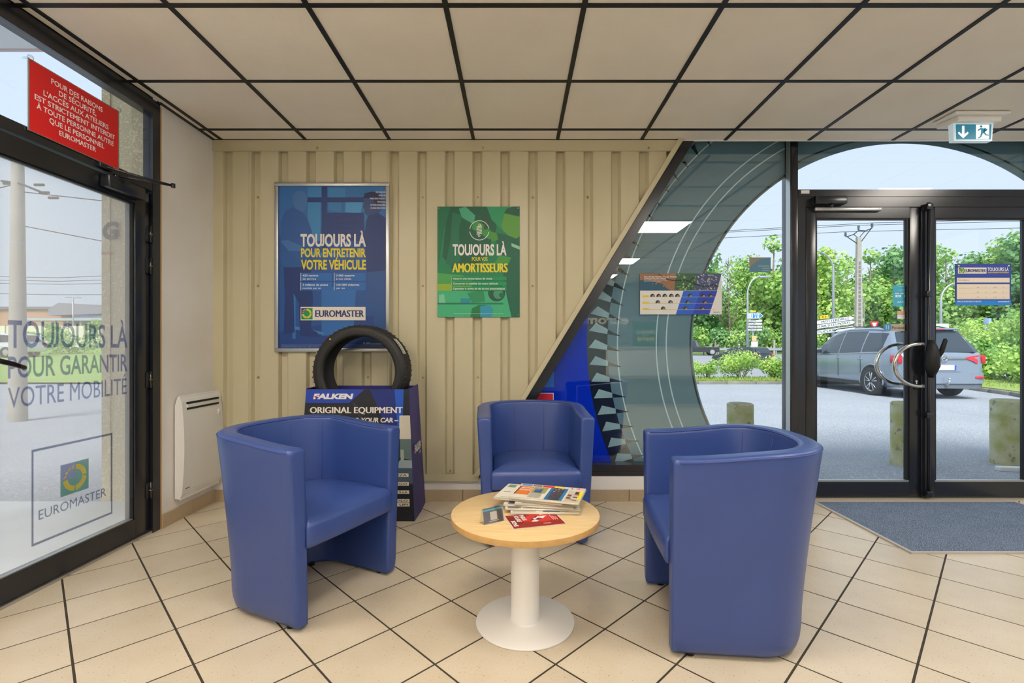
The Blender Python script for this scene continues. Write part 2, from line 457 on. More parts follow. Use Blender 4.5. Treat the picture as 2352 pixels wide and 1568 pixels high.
for zz in (2.205, 1.56, .895, .215):
    for k in range(-12, 6, 1):
        x = GX0+.2*k+.034
        if x < WL+.05 or x > slant(zz, -.06): continue
        if k % 2 and zz != .215: continue
        if -1.75 < x < -.9 and 1.07 < zz < 2.3: continue
        if -.59 < x < .03 and 1.3 < zz < 2.16: continue
        link('screw', screw_me, wall_back, loc=(x, 3.5235, zz))
for x in (-1.43, -.24, .95): link('screw', screw_me, wall_back, loc=(x, 3.477, 2.545))
# skirting tiles, back wall and left wall
bb = empty('baseboard_back', kind='structure')
x = WL
while x < 2.0:
    x1 = min(x+.297, 2.004)
    q = MB(); q.box((x+.0015,3.493,0),(x1-.0015,3.53,.084), base_m); q.build('skirting_tile', bb); x += .300
q = MB(); q.box((WL,3.499,0),(2.0,3.535,.082), M('pale_grout', (150,134,110), .9)); q.build('joint_bed', bb)

# ------------------------------------------------------------ left wall and glazed door
wl = MB(); wl.box((WL-.05,2.975,0),(WL,3.64,HC+.2), white_wall)
wall_left = wl.build('wall_left', kind='structure')
q = MB(); q.box((WL-.18,2.975,-.05),(WL-.051,3.64,HC+.6), M('pebbled_beige_render', (196,182,150), .95, speck=(60,.55,(218,206,176)), bump=(70,1.0))); q.build('outer_render', wall_left)
q = MB(); q.box((WL-.003,2.966,0),(WL+.004,2.977,HC-.02), M('yellowed_sealant', (190,150,95), .7)); q.build('sealant_line', wall_left)
q = MB(); q.box((WL-.22,-4.4,0),(WL,1.86,HC+.2), white_wall); q.build('wall_panel', wall_left)
bl = empty('baseboard_left', kind='structure')
for a, b in ((2.98,3.253),(3.256,3.493)):
    q = MB(); q.box((WL,a,0),(WL+.011,b,.084), base_m); q.build('skirting_tile', bl)
LP = WL-.012                                    # room-side face of the leaf
d1 = empty('door_1', kind='structure')
q = MB(); q.box((WL-.055,2.905,0),(WL+.004,2.965,HC), black_alu); q.build('jamb', d1)
q = MB(); q.box((WL-.10,1.86,0),(WL+.004,1.92,HC), black_alu); q.build('jamb', d1)
q = MB(); q.box((WL-.055,1.92,2.515),(WL+.004,2.905,HC+.2), black_alu); q.build('head', d1)
q = MB(); q.box((WL-.055,1.92,2.05),(WL+.002,2.905,2.10), black_alu); q.build('transom_bar', d1)
q = MB(); q.box((WL-.018,1.92,2.10),(WL-.012,2.905,2.51), glass); q.build('transom_pane', d1)
q = MB(); q.box((WL-.12,1.92,0),(WL-.0,2.905,.014), alu); q.build('threshold', d1)
lf = MB()
for a, b, c2, e in ((2.79,2.895,.018,2.04),(1.93,2.05,.018,2.04)):
    lf.bbox((LP-.06,a,c2),(LP,b,e), black_alu, .003)
lf.box((LP-.06,2.05,.018),(LP,2.79,.122), black_alu); lf.box((LP-.06,2.05,1.945),(LP,2.79,2.04), black_alu)
lf.build('door_leaf', d1)
q = MB()
for a in ((2.05,2.058),(2.782,2.79)): q.box((LP-.03,a[0],.122),(LP-.008,a[1],1.945), rubber)
for a in ((.122,.129),(1.938,1.945)): q.box((LP-.03,2.05,a[0]),(LP-.008,2.79,a[1]), alu if a[0] < 1 else rubber)
q.build('glazing_bead', d1)
q = MB(); q.box((LP-.032,2.05,.122),(LP-.026,2.79,1.945), glass); q.build('door_pane', d1)
perf = clear_mat('perforated_white_film', (1,1,1), 0.0, haze=0.27, haze_rgb=(238,238,240))
q = MB(); q.box((LP-.0262,2.058,.129),(LP-.0255,2.782,1.938), perf); q.build('perforated_film', d1)
for zz in (.26, .92, 1.60, 1.79):
    q = MB(); q.cyl((LP+.008,2.899,zz-.05),(LP+.008,2.899,zz+.05), .008, black_alu); q.box((LP,2.87,zz-.045),(LP+.004,2.93,zz+.045), black_alu); q.cyl((LP+.008,2.899,zz-.002),(LP+.008,2.899,zz+.002), .0088, M('brass', (190,150,70), .3, 1.0))
    q.build('hinge', d1)
hd = MB(); hd.bbox((LP,1.955,.93),(LP+.010,1.995,1.13), rubber, .004)
hd.tube([(LP+.005,1.975,1.065),(LP+.05,1.975,1.065),(LP+.062,1.99,1.062),(LP+.066,2.05,1.045),(LP+.062,2.10,1.028),(LP+.05,2.112,1.022)], [.010,.010,.011,.011,.010,.009], M('black_chrome', (40,38,40), .12, .6), 12)
hd.build('door_handle', d1)
q = MB(); q.tube([(LP-.06,1.975,1.065),(LP-.11,1.975,1.065),(LP-.12,2.0,1.06),(LP-.12,2.10,1.02)], .01, chrome, 10); q.build('outer_door_handle', d1)
# closer: body on the leaf, folding arm to the transom
q = MB(); q.bbox((LP+.001,2.55,1.962),(LP+.055,2.80,2.030), black_alu, .006); q.build('closer_body', d1)
q = MB(); A0 = (LP+.03,2.62,2.043); A1 = (WL+.20,2.80,2.048); A2 = (WL+.01,2.56,2.068)
q.tube([A0, A1], .006, black_alu, 8); q.tube([A1, A2], .0065, black_alu, 8); q.cyl((A1[0],A1[1],2.036),(A1[0],A1[1],2.06), .011, black_alu); q.cyl((A0[0],A0[1],2.028),(A0[0],A0[1],2.05), .012, black_alu)
q.bbox((WL,2.52,2.055),(WL+.02,2.60,2.082), black_alu, .003); q.build('closer_arm', d1)
# print on the door glass, local x = along the wall, facing the room
Tl = Matrix.Translation((LP-.0240, 0, 0)) @ Matrix.Rotation(PI/2, 4, 'Z')
def on_left(A, name, parent, **kw):
    o = A.build(name, parent, **kw); o.matrix_local = Tl; return o
let_m = clear_mat('perforated_blue_letters', (1,1,1), 0.0, haze=0.52, haze_rgb=(8,48,150))
let_v = clear_mat('perforated_violet_letters', (1,1,1), 0.0, haze=0.6, haze_rgb=(34,48,110))
hg = clear_mat('perforated_green', (1,1,1), 0.0, haze=0.66, haze_rgb=(0,130,96)); hy = clear_mat('perforated_yellow', (1,1,1), 0.0, haze=0.7, haze_rgb=(225,205,70)); hv = clear_mat('perforated_violet', (1,1,1), 0.0, haze=0.6, haze_rgb=(70,75,150))
A = Art(); A.text('TOUJOURS LÀ', 2.115, 1.115, .65, .119, None, .014, mat=let_m); A.text('POUR GARANTIR', 2.115, .981, .65, .093, None, .014, mat=let_m); A.text('VOTRE MOBILITÉ', 2.115, .849, .645, .090, None, .014, mat=let_m)
on_left(A, 'slogan_lettering', d1)
A = Art()
for a in ((2.218,2.662,.201,.212),(2.218,2.662,.634,.645),(2.218,2.227,.212,.634),(2.653,2.662,.212,.634)): A.rect(*a, None, mat=let_v)
on_left(A, 'square_outline', d1)
A = Art(); _ink = ink
def ink(rgb, rough=0.45):
    if not isinstance(rgb, str): return _ink(rgb, rough)
    return {'g': hg, 'y': hy, 'v': hv}[rgb]
X, Z, D = 2.359, .384, .155; cx, cz = X+D/2, Z+D/2
def seg_poly(a0, a1, r0, r1, n=8): return [(cx+r1*math.cos(R(a0+(a1-a0)*i/n)), cz+r1*math.sin(R(a0+(a1-a0)*i/n))) for i in range(n+1)]+[(cx+r0*math.cos(R(a1-(a1-a0)*i/n)), cz+r0*math.sin(R(a1-(a1-a0)*i/n))) for i in range(n+1)]
A.poly([(X,Z),(X+D,Z),(X+D,Z+D),(cx,Z+D),(cx,cz),(X,cz)], 'g'); A.rect(X, cx, cz, Z+D, 'v'); A.up(2)
for a in ((-87,-3),(3,87),(183,267)): A.poly(seg_poly(a[0], a[1], D*.26, D*.42), 'y')
for k in range(4):
    a = R(168-k*22); r = D*.36; A.poly([(cx+r*math.cos(a)-.009, cz+r*math.sin(a)-.004),(cx+r*math.cos(a)+.002, cz+r*math.sin(a)-.008),(cx+r*math.cos(a)+.009, cz+r*math.sin(a)+.008),(cx+r*math.cos(a)-.002, cz+r*math.sin(a)+.006)], 'y')
on_left(A, 'emblem', d1)
A = Art(); A.text('EUROMASTER', 2.251, .312, .37, .045, None, .014, mat=let_v); on_left(A, 'emblem_lettering', d1)

# red notice hung in the transom
rs = empty('safety_notice', (WL+.008, 2.404, 2.087), PI/2, 'red rectangular safety notice with white capitals hung in the glass above the left door', 'sign')
q = MB(); q.box((-.247,-.002,-.003),(.247,.002,.320), alu); q.build('panel', rs)
A = Art(-.0022); A.rect(-.241, .241, 0, .316, (222,30,34)); A.up()
for i, (t, wd) in enumerate((('POUR DES RAISONS', .28),('DE SÉCURITÉ,', .205),("L'ACCÈS AUX ATELIERS", .355),('EST STRICTEMENT INTERDIT', .435),('À TOUTE PERSONNE AUTRE', .42),('QUE LE PERSONNEL', .30),('EUROMASTER', .20))):
    A.text(t, -wd/2, .262-i*.0375, wd, .024, (245,240,240), .015)
A.build('lettering', rs)
for x in (-.24, .24):
    q = MB(); q.lathe([(0,-.012),(.012,-.01),(.014,-.004),(.006,0),(.004,.03)], (x,0,.322), clear_mat('clear_plastic', (.9,.93,.93), .12), 14, 'y')
    q.build('suction_cup', rs)
# ------------------------------------------------------------ sloping window and film
GY = 3.612
w1 = empty('window_1', kind='structure')
win_poly = [(slant(.262,.03),.262),(2.006,.262),(2.006,HT),(slant(HT,.03),HT)]
q = MB(); q.prism([(slant(.17),.17),(slant(.17,.077),.17),(slant(HT,.077),HT),(slant(HT),HT)], 3.492, 3.64, black_alu); q.build('sloping_bar', w1)
q = MB(); q.box((slant(.18,.02),3.50,.182),(2.006,3.64,.262), black_alu); q.box((slant(.18,.02),3.494,.200),(2.006,3.50,.215), black_alu); q.build('bottom_bar', w1)
q = MB(); q.bbox((2.006,3.532,0),(2.056,3.66,HT), black_alu, .003); q.build('mullion', w1)
q = MB(); q.box((2.0035,3.545,.262),(2.006,3.60,HT), alu); q.build('bright_bead', w1)
q = MB(); q.prism(win_poly, GY-.003, GY+.003, glass); q.build('glass_pane', w1)
U = 3.62/1112
ECX, ECZ = pane_px(2072, 790, 3.62)
def ell(rpx, th): return (ECX-rpx*U*math.cos(th), ECZ-rpx*.955*U*math.sin(th))      # th grows downward from the left
film_teal = gloss_film('teal_window_film', (98,130,148), .17, .01)
film_lite = gloss_film('pale_teal_film', (150,182,196), .16, .01)
film_dark = gloss_film('black_window_film', (20,24,30), .24, .01)
film_blue = gloss_film('blue_window_film', (4,46,205), .07, .02)
film_line = gloss_film('white_film_line', (186,212,226), .12, .02)
def ring_film(mb, r0, r1, m, y, conv, t0=-PI/2, t1=PI/2, n=60, both=True):
    for i in range(n):
        a = t0+(t1-t0)*i/n; b = t0+(t1-t0)*(i+1)/n
        pl = clip_convex([ell(r1,a), ell(r0,a), ell(r0,b), ell(r1,b)][::-1], conv)
        if len(pl) < 3: pl = clip_convex([ell(r1,a), ell(r0,a), ell(r0,b), ell(r1,b)], conv)
        if len(pl) >= 3:
            mb.face([(p[0], y, p[1]) for p in pl], m)
FY = GY+.006
q = MB(); ring_film(q, 482, 724, film_teal, FY, win_poly); ring_film(q, 482, 724, film_teal, FY+.003, win_poly); ring_film(q, 482, 482.01, film_dark, FY, win_poly)
for i in range(60):                       # cut edge of the film board
    a = -PI/2+PI*i/60; b = -PI/2+PI*(i+1)/60; A_, B_ = ell(482,a), ell(482,b)
    if all(.262 < p[1] < HT and p[0] < 2.0 for p in (A_, B_)): q.face([(A_[0],FY,A_[1]),(A_[0],FY+.003,A_[1]),(B_[0],FY+.003,B_[1]),(B_[0],FY,B_[1])], film_dark)
q.build('round_film', w1)
q = MB(); ring_film(q, 724, 1500, film_blue, FY, win_poly, n=40); ring_film(q, 724, 1500, film_blue, FY+.003, win_poly, n=40); q.build('blue_film', w1)
q = MB(); ring_film(q, 485, 489, film_dark, FY-.0008, win_poly, n=90); q.build('film_rim', w1)
for r_ in (654, 565, 542):
    q = MB(); ring_film(q, r_-1.4, r_+1.4, film_line, FY-.0010, win_poly, n=110); q.build('film_stripe', w1)
q = MB()
ring_film(q, 677, 724, film_dark, FY-.0006, win_poly, -.32, PI/2, 60)
for k in range(-28, 12):
    t = -.0728+.0567*k
    def put(pts, m, y):
        pl = [ell(r_, t+dt) for r_, dt in pts]
        pl = clip_convex(pl, win_poly) or clip_convex(pl[::-1], win_poly)
        if len(pl) >= 3: q.face([(p[0], y, p[1]) for p in pl], m)
    if t > -.36: put([(705,0),(676,.0207),(678,.0372),(720,.0279)], film_lite, FY-.0010)
    put([(677,.0207),(646,.0440),(678,.0372)], film_dark, FY-.0010)
q.build('chequered_tread', w1)
# stickers seen on the blue film
A = Art(FY-.0014); x0, z0 = pane_px(1230, 935, 3.61); x1, z1 = pane_px(1272, 902, 3.61)
A.rect(x0, x1, z0, z1, (225,225,230)); A.up(); A.rect(x0+.008, x1-.006, z0+.008, z1-.006, (220,20,50))
A.build('red_sticker', w1)
A = Art(FY-.0014); x0, z0 = pane_px(1245, 889, 3.61); x1, z1 = pane_px(1272, 847, 3.61); A.rect(x0-.12, x1, z0, z1, (10,110,215)); A.up(); A.circ(x0-.005, z0+.06, .012, (230,210,40)); A.build('cyan_sticker', w1)

# ------------------------------------------------------------ entrance door, transom and far side light
d2 = empty('door_2', kind='structure')
q = MB(); q.box((2.056,3.535,0),(2.112,3.655,2.212), black_alu); q.build('jamb', d2)
q = MB(); q.box((3.815,3.535,0),(3.871,3.655,2.212), black_alu); q.build('jamb', d2)
q = MB(); q.box((2.112,3.535,2.138),(3.815,3.655,2.212), black_alu); q.box((2.056,3.530,2.212),(3.871,3.66,2.263), black_alu); q.build('head', d2)
q = MB(); q.box((2.056,3.50,0),(3.871,3.68,.012), M('worn_aluminium_sill', (205,195,175), .45, .4)); q.build('threshold', d2)
def leaf(x0, x1, ga, gb):
    l = MB(); ya, yb = 3.54, 3.60
    l.bbox((x0,ya,.014),(ga,yb,2.136), black_alu, .003); l.bbox((gb,ya,.014),(x1,yb,2.136), black_alu, .003)
    l.box((ga,ya,.014),(gb,yb,.128), black_alu); l.box((ga,ya,2.058),(gb,yb,2.136), black_alu)
    l.build('door_leaf', d2)
    b = MB()
    for a in (ga, gb-.014): b.box((a,ya+.008,.128),(a+.014,ya+.03,2.058), rubber)
    b.box((ga,ya+.006,.128),(gb,ya+.03,.140), alu); b.box((ga,ya+.006,2.046),(gb,ya+.03,2.058), rubber)
    b.build('glazing_bead', d2)
    g = MB(); g.box((ga,3.571,.128),(gb,3.577,2.058), glass); g.build('door_pane', d2)
leaf(2.118, 2.962, 2.19, 2.876); leaf(2.968, 3.812, 3.062, 3.742)
q = MB(); q.box((2.950,3.528,.02),(2.992,3.542,2.13), black_alu); q.build('meeting_strip', d2)
q = MB(); q.cyl((2.985,3.505,.03),(2.985,3.505,2.16), .011, black_alu)
for zz in (2.13, 1.50, .62, .05): q.bbox((2.965,3.49,zz-.022),(3.008,3.54,zz+.022), black_alu, .005)
q.build('panic_rod', d2)
q = MB(); q.tube([(2.985,3.485,1.16),(2.975,3.46,1.08),(2.968,3.455,.98),(2.978,3.475,.90)], [.022,.040,.046,.02], rubber, 16)
q.tube([(3.005,3.47,1.02),(3.02,3.44,1.08),(3.03,3.42,1.16),(3.028,3.42,1.175)], [.014,.016,.014,.008], rubber, 12); q.build('panic_handle', d2)
def cpull(y, xe, nm, cz=.985):
    q = MB(); pts = []
    for i in range(25):
        a = R(90+180*i/24); pts.append((xe+.175*math.cos(a), y, cz+.150*math.sin(a)))
    pts = [(xe+.02,y,cz+.150)]+pts+[(xe+.02,y,cz-.150)]
    q.tube(pts, .0135, chrome, 14)
    for s_ in (1, -1): q.cyl((xe+.012,y,cz+s_*.150),(xe+.012,3.54 if y < 3.55 else 3.60,cz+s_*.150), .008, chrome); q.lathe([(0,.0),(.008,.0),(.0135,-.004),(.0135,-.008)], (xe+.032,y,cz+s_*.150), chrome, 12, 'x')
    q.build(nm, d2)
cpull(3.46, 2.878, 'pull_handle'); cpull(3.685, 2.915, 'outer_pull_handle')
q = MB(); q.bbox((2.905,3.534,.800),(2.932,3.542,.905), rubber, .002); q.cyl((2.918,3.53,.865),(2.918,3.535,.865), .008, chrome); q.box((2.914,3.529,.835),(2.922,3.535,.862), chrome); q.build('lock_cylinder', d2)
# slide-rail closer of the left leaf
q = MB(); q.bbox((2.155,3.485,2.148),(2.385,3.535,2.205), black_alu, .006); q.box((2.155,3.483,2.150),(2.172,3.50,2.203), rubber); q.build('closer_body', d2)
q = MB(); q.bbox((2.17,3.512,2.105),(2.655,3.538,2.128), alu, .003); q.cyl((2.28,3.50,2.125),(2.28,3.50,2.15), .012, black_alu); q.build('closer_rail', d2)
q = MB()
for x in (2.192, 2.225, 2.635): q.cyl((x,3.509,2.117),(x,3.513,2.117), .004, chrome, seg=8)
q.build('rail_screw', d2)
q = MB(); q.box((2.075,3.526,2.232),(2.135,3.531,2.256), white_plastic); q.build('alarm_contact', d2)

tw = empty('window_2', kind='structure')
tr = [(2.056,2.263),(3.871,2.263),(3.871,HT),(2.056,HT)]
q = MB(); q.prism(tr, GY-.003, GY+.003, glass); q.build('glass_pane', tw)
q = MB()
for yy_ in (FY, FY+.003): ring_film(q, 482, 1500, film_teal, yy_, tr, -PI/2, -.02, 60); ring_film(q, 482, 1500, film_teal, yy_, tr, -PI+.02, -PI/2, 60)
q.build('round_film', tw)
q = MB(); ring_film(q, 497, 501, film_dark, FY-.0008, tr, -PI+.02, -.02, 110); q.build('film_rim', tw)
w3 = empty('window_3', kind='structure')
sr = [(3.921,.262),(5.0,.262),(5.0,HT),(3.921,HT)]
q = MB(); q.prism(sr, GY-.003, GY+.003, glass); q.build('glass_pane', w3)
q = MB()
for yy_ in (FY, FY+.003): ring_film(q, 482, 1500, film_teal, yy_, sr, PI/2, 3*PI/2, 80)
q.build('round_film', w3)
q = MB(); q.box((3.871,3.532,0),(3.921,3.66,HT), black_alu); q.build('mullion', w3)
q = MB(); q.box((3.921,3.50,0),(5.0,3.64,.262), black_alu); q.build('bottom_bar', w3)

# remaining walls of the room (behind and to the right of the viewer)
q = MB()
for a, b in (((5.0,-4.4,0),(5.2,3.70,.35)),((5.0,-4.4,2.45),(5.2,3.70,HC+.2)),((5.0,-4.4,.35),(5.2,-2.2,2.45)),((5.0,3.3,.35),(5.2,3.70,2.45))): q.box(a, b, white_wall)
q.build('wall_right', kind='structure')
w4 = empty('added_window_4', kind='structure')  # unseen window, added so that daylight reaches the left side
q = MB(); q.box((5.08,-2.2,.35),(5.086,3.3,2.45), glass); q.build('glass_pane', w4)
for y in (-2.2, -.85, .5, 1.9, 3.26): q = MB(); q.box((5.04,y-.03,.35),(5.12,y+.03,2.45), black_alu); q.build('mullion', w4)
for z in (.35, 2.40): q = MB(); q.box((5.04,-2.2,z),(5.12,3.3,z+.05), black_alu); q.build('rail', w4)
q = MB(); q.box((-2.4,-4.4,0),(5.2,-4.2,HC+.2), M('rear_wall_shaded_blue_grey', (120,134,142), .8)); q.build('wall_rear', kind='structure')  # rear wall lies in shade; that darkness is put into its colour

# ------------------------------------------------------------ entrance mat
mt = empty('entrance_mat', (2.85,3.03,0), 0, 'dark blue-grey entrance mat with pale edging lying in front of the glass doors', 'mat')
mat_m = M('ribbed_mat_pile', (92,108,130), .95, speck=(240,.53,(158,172,192)), vary=(7,(76,92,114),.9), bump=(260,1.0))
q = MB(); q.box((-.705,-.405,0),(.71,.43,.009), mat_m); q.build('pile', mt)
q = MB()
for a in ((-.722,-.422,-.705,.44),(.71,-.422,.727,.44),(-.705,-.422,.71,-.405),(-.705,.43,.71,.44)): q.box((a[0],a[1],0),(a[2],a[3],.010), M('pale_mat_edging', (196,190,182), .5, .2))
q.build('edging', mt)

# ------------------------------------------------------------ wall heater
ht = empty('wall_heater', (WL, 3.278, .14), 0, 'white electric panel heater mounted low on the plaster wall beside the left door', 'heater')
q = MB(); prof = []
for i in range(17):
    t = i/16; z = .665*t; bow = .058+.020*math.sin(PI*t)
    if t < .04: bow -= .012*(1-t/.04)
    if t > .96: bow -= .012*((t-.96)/.04)
    prof.append((bow, z))
poly = [(.045,0)]+prof+[(.045,.665)]
q.prism([(p[0], p[1]) for p in poly], -.205, .205, white_plastic, 'xz'); 
o = fix_normals(q.build('front_shell', ht))
bv = o.modifiers.new('edge', 'BEVEL'); bv.width = .007; bv.segments = 3; bv.limit_method = 'ANGLE'; bv.angle_limit = R(50)
q = MB(); q.prism([(.012,.01),(.05,.0),(.05,.66),(.03,.66),(.012,.60)], -.198, .198, white_plastic, 'xz'); q.box((0,-.15,.1),(.014,.15,.5), alu); q.build('rear_housing', ht)
q = MB()
for zz in (.615, .578):
    q.box((.055,-.165,zz-.006),(.0695,.165,zz+.006), rubber)
q.build('grille_slot', ht)
q = MB(); q.box((.06,-.165,.586),(.0725,.165,.606), white_plastic); q.build('louvre', ht)
q = MB(); 
for zz in (.085, .052): q.box((.055,-.19,zz),(.0655 if zz > .07 else .0632,.19,zz+.0015), M('shadow_groove_grey', (160,158,154), .6))
q.build('groove', ht)
q = MB(); q.box((.06,-.175,.064),(.0652,-.135,.071), M('grey_print', (110,110,112), .5)); q.build('maker_mark', ht); q = MB(); q.bbox((.06,.15,.50),(.0775,.172,.535), white_plastic, .003); q.build('control', ht)
# ------------------------------------------------------------ posters on the ribbed wall
def sil(A, pts, rgb): A.poly([(p[0], p[1]) for p in pts], rgb)
# big blue one in its aluminium snap frame; size from the wall plane
PW, PH = .826, 1.218
pb = empty('framed_poster', (-1.323, 3.488, 1.688), 0, 'large blue advertising poster in an aluminium snap frame on the ribbed wall', 'poster')
q = MB(); q.box((-PW/2+.01,-.004,-PH/2+.01),(PW/2-.01,0,PH/2-.01), M('poster_board', (60,80,120), .6)); q.build('backing_board', pb)
for k, (a, b, c2, e) in enumerate(((-PW/2,PW/2,PH/2-.028,PH/2),(-PW/2,PW/2,-PH/2,-PH/2+.028),(-PW/2,-PW/2+.028,-PH/2+.028,PH/2-.028),(PW/2-.028,PW/2,-PH/2+.028,PH/2-.028))):
    q = MB(); q.bbox((a,-.018,c2),(b,0,e), alu, .005, seg=3); q.build('frame_rail', pb)
A = Art(-.0045)
x0, x1, z0, z1 = -PW/2+.024, PW/2-.024, -PH/2+.024, PH/2-.024
W_, H_ = x1-x0, z1-z0
def B(u, v): return (x0+u*W_, z1-v*H_)               # u right, v down, 0..1
def BP(pts, rgb): A.poly([B(*p) for p in pts], rgb)
A.rect(x0, x1, z0, z1, (22,78,148)); A.up()
BP([(0,0),(.62,0),(.60,.24),(.0,.30)], (34,100,168)); BP([(.62,0),(1,0),(1,.3),(.60,.24)], (36,108,172)); BP([(0,.9),(1,.78),(1,1),(0,1)], (18,62,132)); A.up()
BP([(.27,.0),(.44,.0),(.44,.07),(.27,.07)], (44,124,186)); BP([(.27,.10),(.39,.10),(.39,.34),(.27,.32)], (50,128,186)); BP([(.46,.01),(.62,.01),(.62,.07),(.46,.07)], (46,126,186)); BP([(.62,.10),(.78,.10),(.76,.17),(.62,.16)], (66,146,200)); BP([(.46,.10),(.58,.10),(.58,.16),(.46,.15)], (40,118,178))
BP([(.25,.07),(1,.07),(1,.10),(.25,.10)], (12,50,112)); BP([(.40,0),(.45,0),(.45,.38),(.40,.38)], (14,54,116)); A.up()
BP([(.44,.165),(.79,.165),(.80,.34),(.45,.335)], (14,52,118)); A.up()
for k in range(4): BP([(.54,.195+.032*k),(.72,.195+.032*k),(.72,.199+.032*k),(.54,.199+.032*k)], (10,40,100))
# counter
BP([(.12,.40),(.70,.42),(.70,.44),(.12,.42)], (44,116,182)); BP([(.12,.42),(.16,.42),(.16,.94),(.13,.94)], (40,108,176)); BP([(.40,.62),(.72,.62),(.70,.80),(.70,.92),(.40,.92)], (34,104,176)); BP([(.14,.86),(.42,.90),(.42,.915),(.14,.88)], (54,124,190)); A.up()
# left figure (blurred man), right figure (profile)
BP([(.13,.06),(.16,.035),(.21,.03),(.255,.045),(.27,.08),(.262,.12),(.245,.15),(.21,.165),(.16,.14),(.135,.10)], (62,110,170))
BP([(.02,.22),(.06,.155),(.13,.13),(.22,.16),(.27,.20),(.31,.28),(.32,.36),(.28,.42),(.24,.40),(.22,.46),(.20,.52),(.08,.52),(.02,.46)], (28,84,152))
BP([(.05,.50),(.30,.50),(.32,.70),(.30,.88),(.36,.90),(.38,.93),(.20,.92),(.19,.72),(.14,.66),(.15,.90),(.05,.91),(.06,.70)], (14,48,112))
BP([(.02,.34),(.08,.33),(.22,.37),(.24,.40),(.10,.40)], (54,108,172))
BP([(.79,.07),(.81,.045),(.87,.04),(.93,.05),(.96,.09),(.95,.15),(.90,.19),(.83,.185),(.80,.17),(.795,.14),(.782,.13),(.79,.11)], (44,70,124))
BP([(.785,.075),(.80,.045),(.87,.035),(.94,.045),(.97,.10),(.93,.12),(.885,.10),(.86,.075)], (14,32,84))
BP([(.83,.185),(.92,.165),(1,.20),(1,.50),(.96,.54),(.82,.53),(.81,.44),(.80,.30),(.81,.22)], (20,50,112))
BP([(.82,.53),(1,.52),(1,.95),(.90,.95),(.88,.78),(.84,.70)], (30,78,142)); A.up()
# words
def bt(t, u0, u1, vb, hh, rgb, bold=.02, **k): A.text(t, B(u0,0)[0], B(0,vb)[1], (u1-u0)*W_, hh*H_, rgb, bold, **k)
bt('TOUJOURS LÀ', .205, .81, .370, .072, (226,222,216), .035); bt('POUR ENTRETENIR', .21, .81, .436, .050, (226,206,40), .035); bt('VOTRE VÉHICULE', .21, .81, .512, .055, (226,206,40), .035)
for u0, v0, a, b, wa, wb_ in ((.205,.535,'420 centres','de service',.145,.125),(.515,.535,'3 000 experts','à vos côtés',.17,.14),(.205,.592,'3 millions de pneus','montés par an',.235,.17),(.515,.592,'150 000 vidanges','par an',.215,.08)):
    A.poly([B(u0,v0),B(u0+.292,v0),B(u0+.292,v0+.050),B(u0,v0+.050)], (24,100,176)); A.up(); A.poly([B(u0,v0),B(u0+.005,v0),B(u0+.005,v0+.05),B(u0,v0+.05)], (220,220,220))
    bt(a, u0+.02, u0+.02+wa, v0+.021, .011, (224,222,218), .02); bt(b, u0+.02, u0+.02+wb_, v0+.041, .0105, (224,222,218), .008)
for i, (t, wd) in enumerate((('RÉVISION',.09),('FREINS',.065),('PNEUMATIQUES',.145),('VIDANGE',.08),('AMORTISSEURS',.143),('CLIMATISATION',.14))): bt(t, .993-wd, .993, .044+i*.0196, .0098, (206,206,210), .02)
A.poly([B(.205,.742),B(.81,.742),B(.81,.828),B(.205,.828)], (50,54,110)); A.up(); A.poly([B(.208,.744),B(.807,.744),B(.807,.826),B(.208,.826)], (226,220,208)); A.up()
euromaster_badge(A, B(.213,0)[0], B(0,.820)[1], .070*H_); A.up()
bt('EUROMASTER', .345, .79, .805, .041, (56,54,108), .022)
bt('euromaster.fr', .855, .985, .973, .009, (206,206,210), .01)
for u in (.785, .812, .832): A.poly([B(u,.962),B(u+.018,.962),B(u+.018,.972),B(u,.972)], (150,170,205))
A.poly([B(.03,.977),B(.97,.977),B(.97,.9785),B(.03,.9785)], (150,170,205)); bt('Euromaster France, siège social : 180 avenue de l\'Europe, service et entretien du véhicule, voir conditions en centre et sur le site', .035, .97, .991, .005, (150,170,205), 0)
A.build('print', pb)

# green one
GW, GH = .592, .795
gp = empty('green_poster', (-.272, 3.487, 1.727), 0, 'green rigid poster about shock absorbers screwed to the ribbed wall', 'poster')
q = MB(); q.box((-GW/2,-.003,-GH/2),(GW/2,0,GH/2), ink((0,132,84))); q.build('panel', gp)
A = Art(-.0034); x0, x1, z0, z1 = -GW/2, GW/2, -GH/2, GH/2; W_, H_ = GW, GH
A.rect(x0, x1, z0, z1, (10,128,84)); A.up()
BP([(0,0),(.16,.0),(.08,.2),(.02,.5),(0,.55)], (8,110,72)); BP([(.16,0),(.7,0),(.72,.2),(.60,.42),(.50,.55),(.2,.58),(.06,.45),(.10,.15)], (6,92,64)); BP([(.6,0),(1,0),(1,.2),(.8,.22),(.66,.12)], (34,150,98)); A.up()
BP([(.18,.05),(.30,.08),(.26,.20),(.28,.48),(.20,.55),(.10,.52),(.16,.30)], (22,112,80)); BP([(.26,.02),(.34,0),(.46,.08),(.44,.16),(.30,.10)], (70,168,130)); BP([(.44,.12),(.56,.16),(.68,.24),(.64,.30),(.42,.20)], (60,150,70)); BP([(.55,.08),(.60,.06),(.62,.20),(.57,.21)], (40,84,60))
BP([(0,.60),(.3,.62),(.42,.66),(.42,.70),(0,.70)], (70,160,80)); BP([(0,.70),(.42,.70),(.42,.76),(0,.77)], (140,176,40)); BP([(0,.76),(.9,.77),(.9,1),(0,1)], (58,176,124)); BP([(0,.87),(.8,.87),(.8,.885),(0,.885)], (10,120,84)); A.up()
